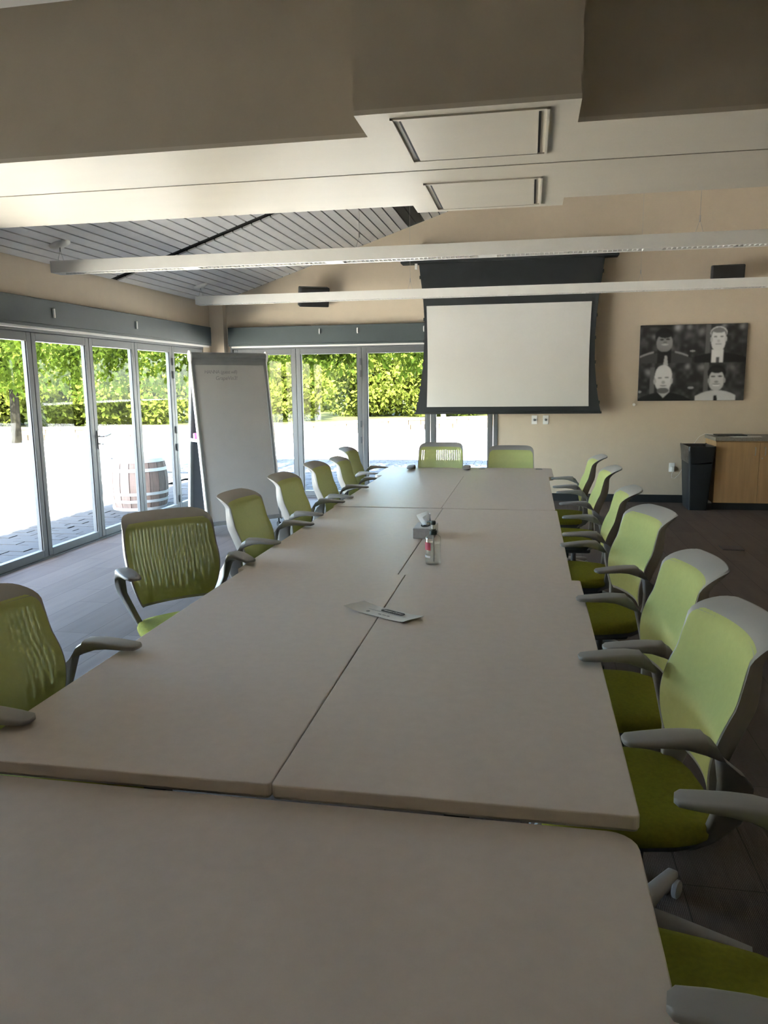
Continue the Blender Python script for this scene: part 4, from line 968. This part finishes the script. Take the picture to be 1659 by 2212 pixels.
for j in range(ny - 1):
    F.append((j * nx, (j + 1) * nx, (j + 1) * nx + o_, j * nx + o_)); a_ = nx - 1; F.append((j * nx + a_, j * nx + a_ + o_, (j + 1) * nx + a_ + o_, (j + 1) * nx + a_))
mm = MB(); mm.add(V, F); mm.build('leaflet', M['paper'], bro, smooth=50)
pl = [(x, y) for x, y in rrect(0.106, 0.026, 0.0128, 6)]
MB().prism(pl, lambda p: (p[0] + 0.03, p[1] + 0.022, 0.0055), lambda p: (p[0] + 0.03, p[1] + 0.022, 0.0072)).build('printed_badge', M['ink'], bro)
text_obj('printed_name', 'Hansen Center', 0.0185, M['paper'], bro, Matrix.Translation((-0.019, 0.016, 0.0074)), 0.0001, 0.25, 0.82)
ln = MB().box(-0.07, 0.12, 0.0, 0.0012, 0.0050, 0.0069); ln.build('printed_rule', M['greyink'], bro)
MB().lathe([(0.0075, 0.004), (0.0075, 0.0072)], (-0.052, -0.024, 0), 14).build('printed_mark', M['greyink'], bro)
for x, w_ in ((0.0, 0.012), (0.02, 0.016), (0.042, 0.010)): MB().box(x, x + w_, -0.028, -0.022, 0.004, 0.0070).build('printed_mark', M['greyink'], bro)
tag(bro, 'white folded brochure with a dark printed badge lying across the table seam', 'brochure')

# tissue box
ts = empty('tissue_box', (-0.552, 4.165, ZT - 0.003))
MB().box(-0.057, 0.057, -0.10, 0.10, 0.0, 0.056).build('carton', M['carton'], ts, bevel=0.002)
MB().prism([(0.026 * math.cos(t), 0.055 * math.sin(t)) for t in [2 * math.pi * k / 20 for k in range(20)]], lambda p: (p[0], p[1], 0.0555), lambda p: (p[0], p[1], 0.0568)).build('opening', M['dark'], ts)
for k, (dx, dy, tw) in enumerate(((0.0, 0.0, 0.3), (0.012, 0.02, 1.2), (-0.008, 0.03, 2.3))):
    V = []; F = []
    for j in range(7):
        t = j / 6
        for i in range(9):
            u = i / 8 - 0.5; w_ = 0.02 + 0.06 * t; a_ = tw + 1.2 * u * (1 - 0.4 * t)
            V.append((dx + u * w_ * math.cos(tw) + 0.012 * math.sin(7 * u + 2 * t) , dy + u * w_ * math.sin(tw) + 0.012 * math.cos(6 * u + k), 0.05 + (0.075 - 0.012 * k) * t + 0.01 * math.cos(5 * u) * t))
    for j in range(6):
        for i in range(8): F.append((j * 9 + i, j * 9 + i + 1, (j + 1) * 9 + i + 1, (j + 1) * 9 + i))
    mm = MB(); mm.add(V, F); mm.build('tissue', M['tissue'], ts, smooth=80)
tag(ts, 'small grey tissue box with white tissues pulled up', 'tissue box')

# sanitizer bottle
bt = empty('sanitizer_bottle', (-0.428, 3.492, ZT - 0.003))
MB().lathe([(0.030, 0.0), (0.036, 0.004), (0.0365, 0.02), (0.0365, 0.122), (0.034, 0.130), (0.022, 0.139), (0.016, 0.141)], n=28).build('body', M['bottle'], bt, smooth=45)
MB().lathe([(0.028, 0.004), (0.0335, 0.007), (0.0338, 0.10), (0.0335, 0.1005)], n=24).build('gel', M['gel'], bt, smooth=45)
MB().lathe([(0.017, 0.140), (0.017, 0.158), (0.012, 0.159), (0.012, 0.165)], n=20).build('collar', M['pocket'], bt, smooth=40)
MB().lathe([(0.0075, 0.165), (0.0075, 0.187)], n=12).build('pump_stem', M['white'], bt, smooth=40)
MB().lathe([(0.010, 0.186), (0.012, 0.190), (0.012, 0.200), (0.010, 0.204)], n=16).build('pump_head', M['pocket'], bt, smooth=40)
MB().tube([(0.0, 0.0, 0.196), (-0.02, 0.02, 0.197), (-0.032, 0.032, 0.192)], 0.004, 8).build('spout', M['pocket'], bt, smooth=40)
MB().tube([(0, 0, 0.14), (0.004, 0, 0.01)], 0.003, 6).build('dip_tube', M['white'], bt)
def patch(z0, z1, a0, a1, m, name):
    V = []; n_ = 8
    for rr in (0.0368, 0.0372):
        for z in (z0, z1):
            for i in range(n_ + 1):
                a_ = math.radians(a0 + (a1 - a0) * i / n_); V.append((rr * math.cos(a_), rr * math.sin(a_), z))
    k = n_ + 1; F = []
    for i in range(n_):
        F += [(i, i + 1, k + i + 1, k + i), (2 * k + i, 3 * k + i, 3 * k + i + 1, 2 * k + i + 1), (i, 2 * k + i, 2 * k + i + 1, i + 1), (k + i, k + i + 1, 3 * k + i + 1, 3 * k + i)]
    MB().add(V, F).build(name, m, bt, smooth=60)
patch(0.070, 0.106, 178, 258, M['red'], 'label_red'); patch(0.034, 0.044, 178, 255, M['white'], 'label_white')
tag(bt, 'clear pump bottle of hand sanitizer with a red label', 'bottle')
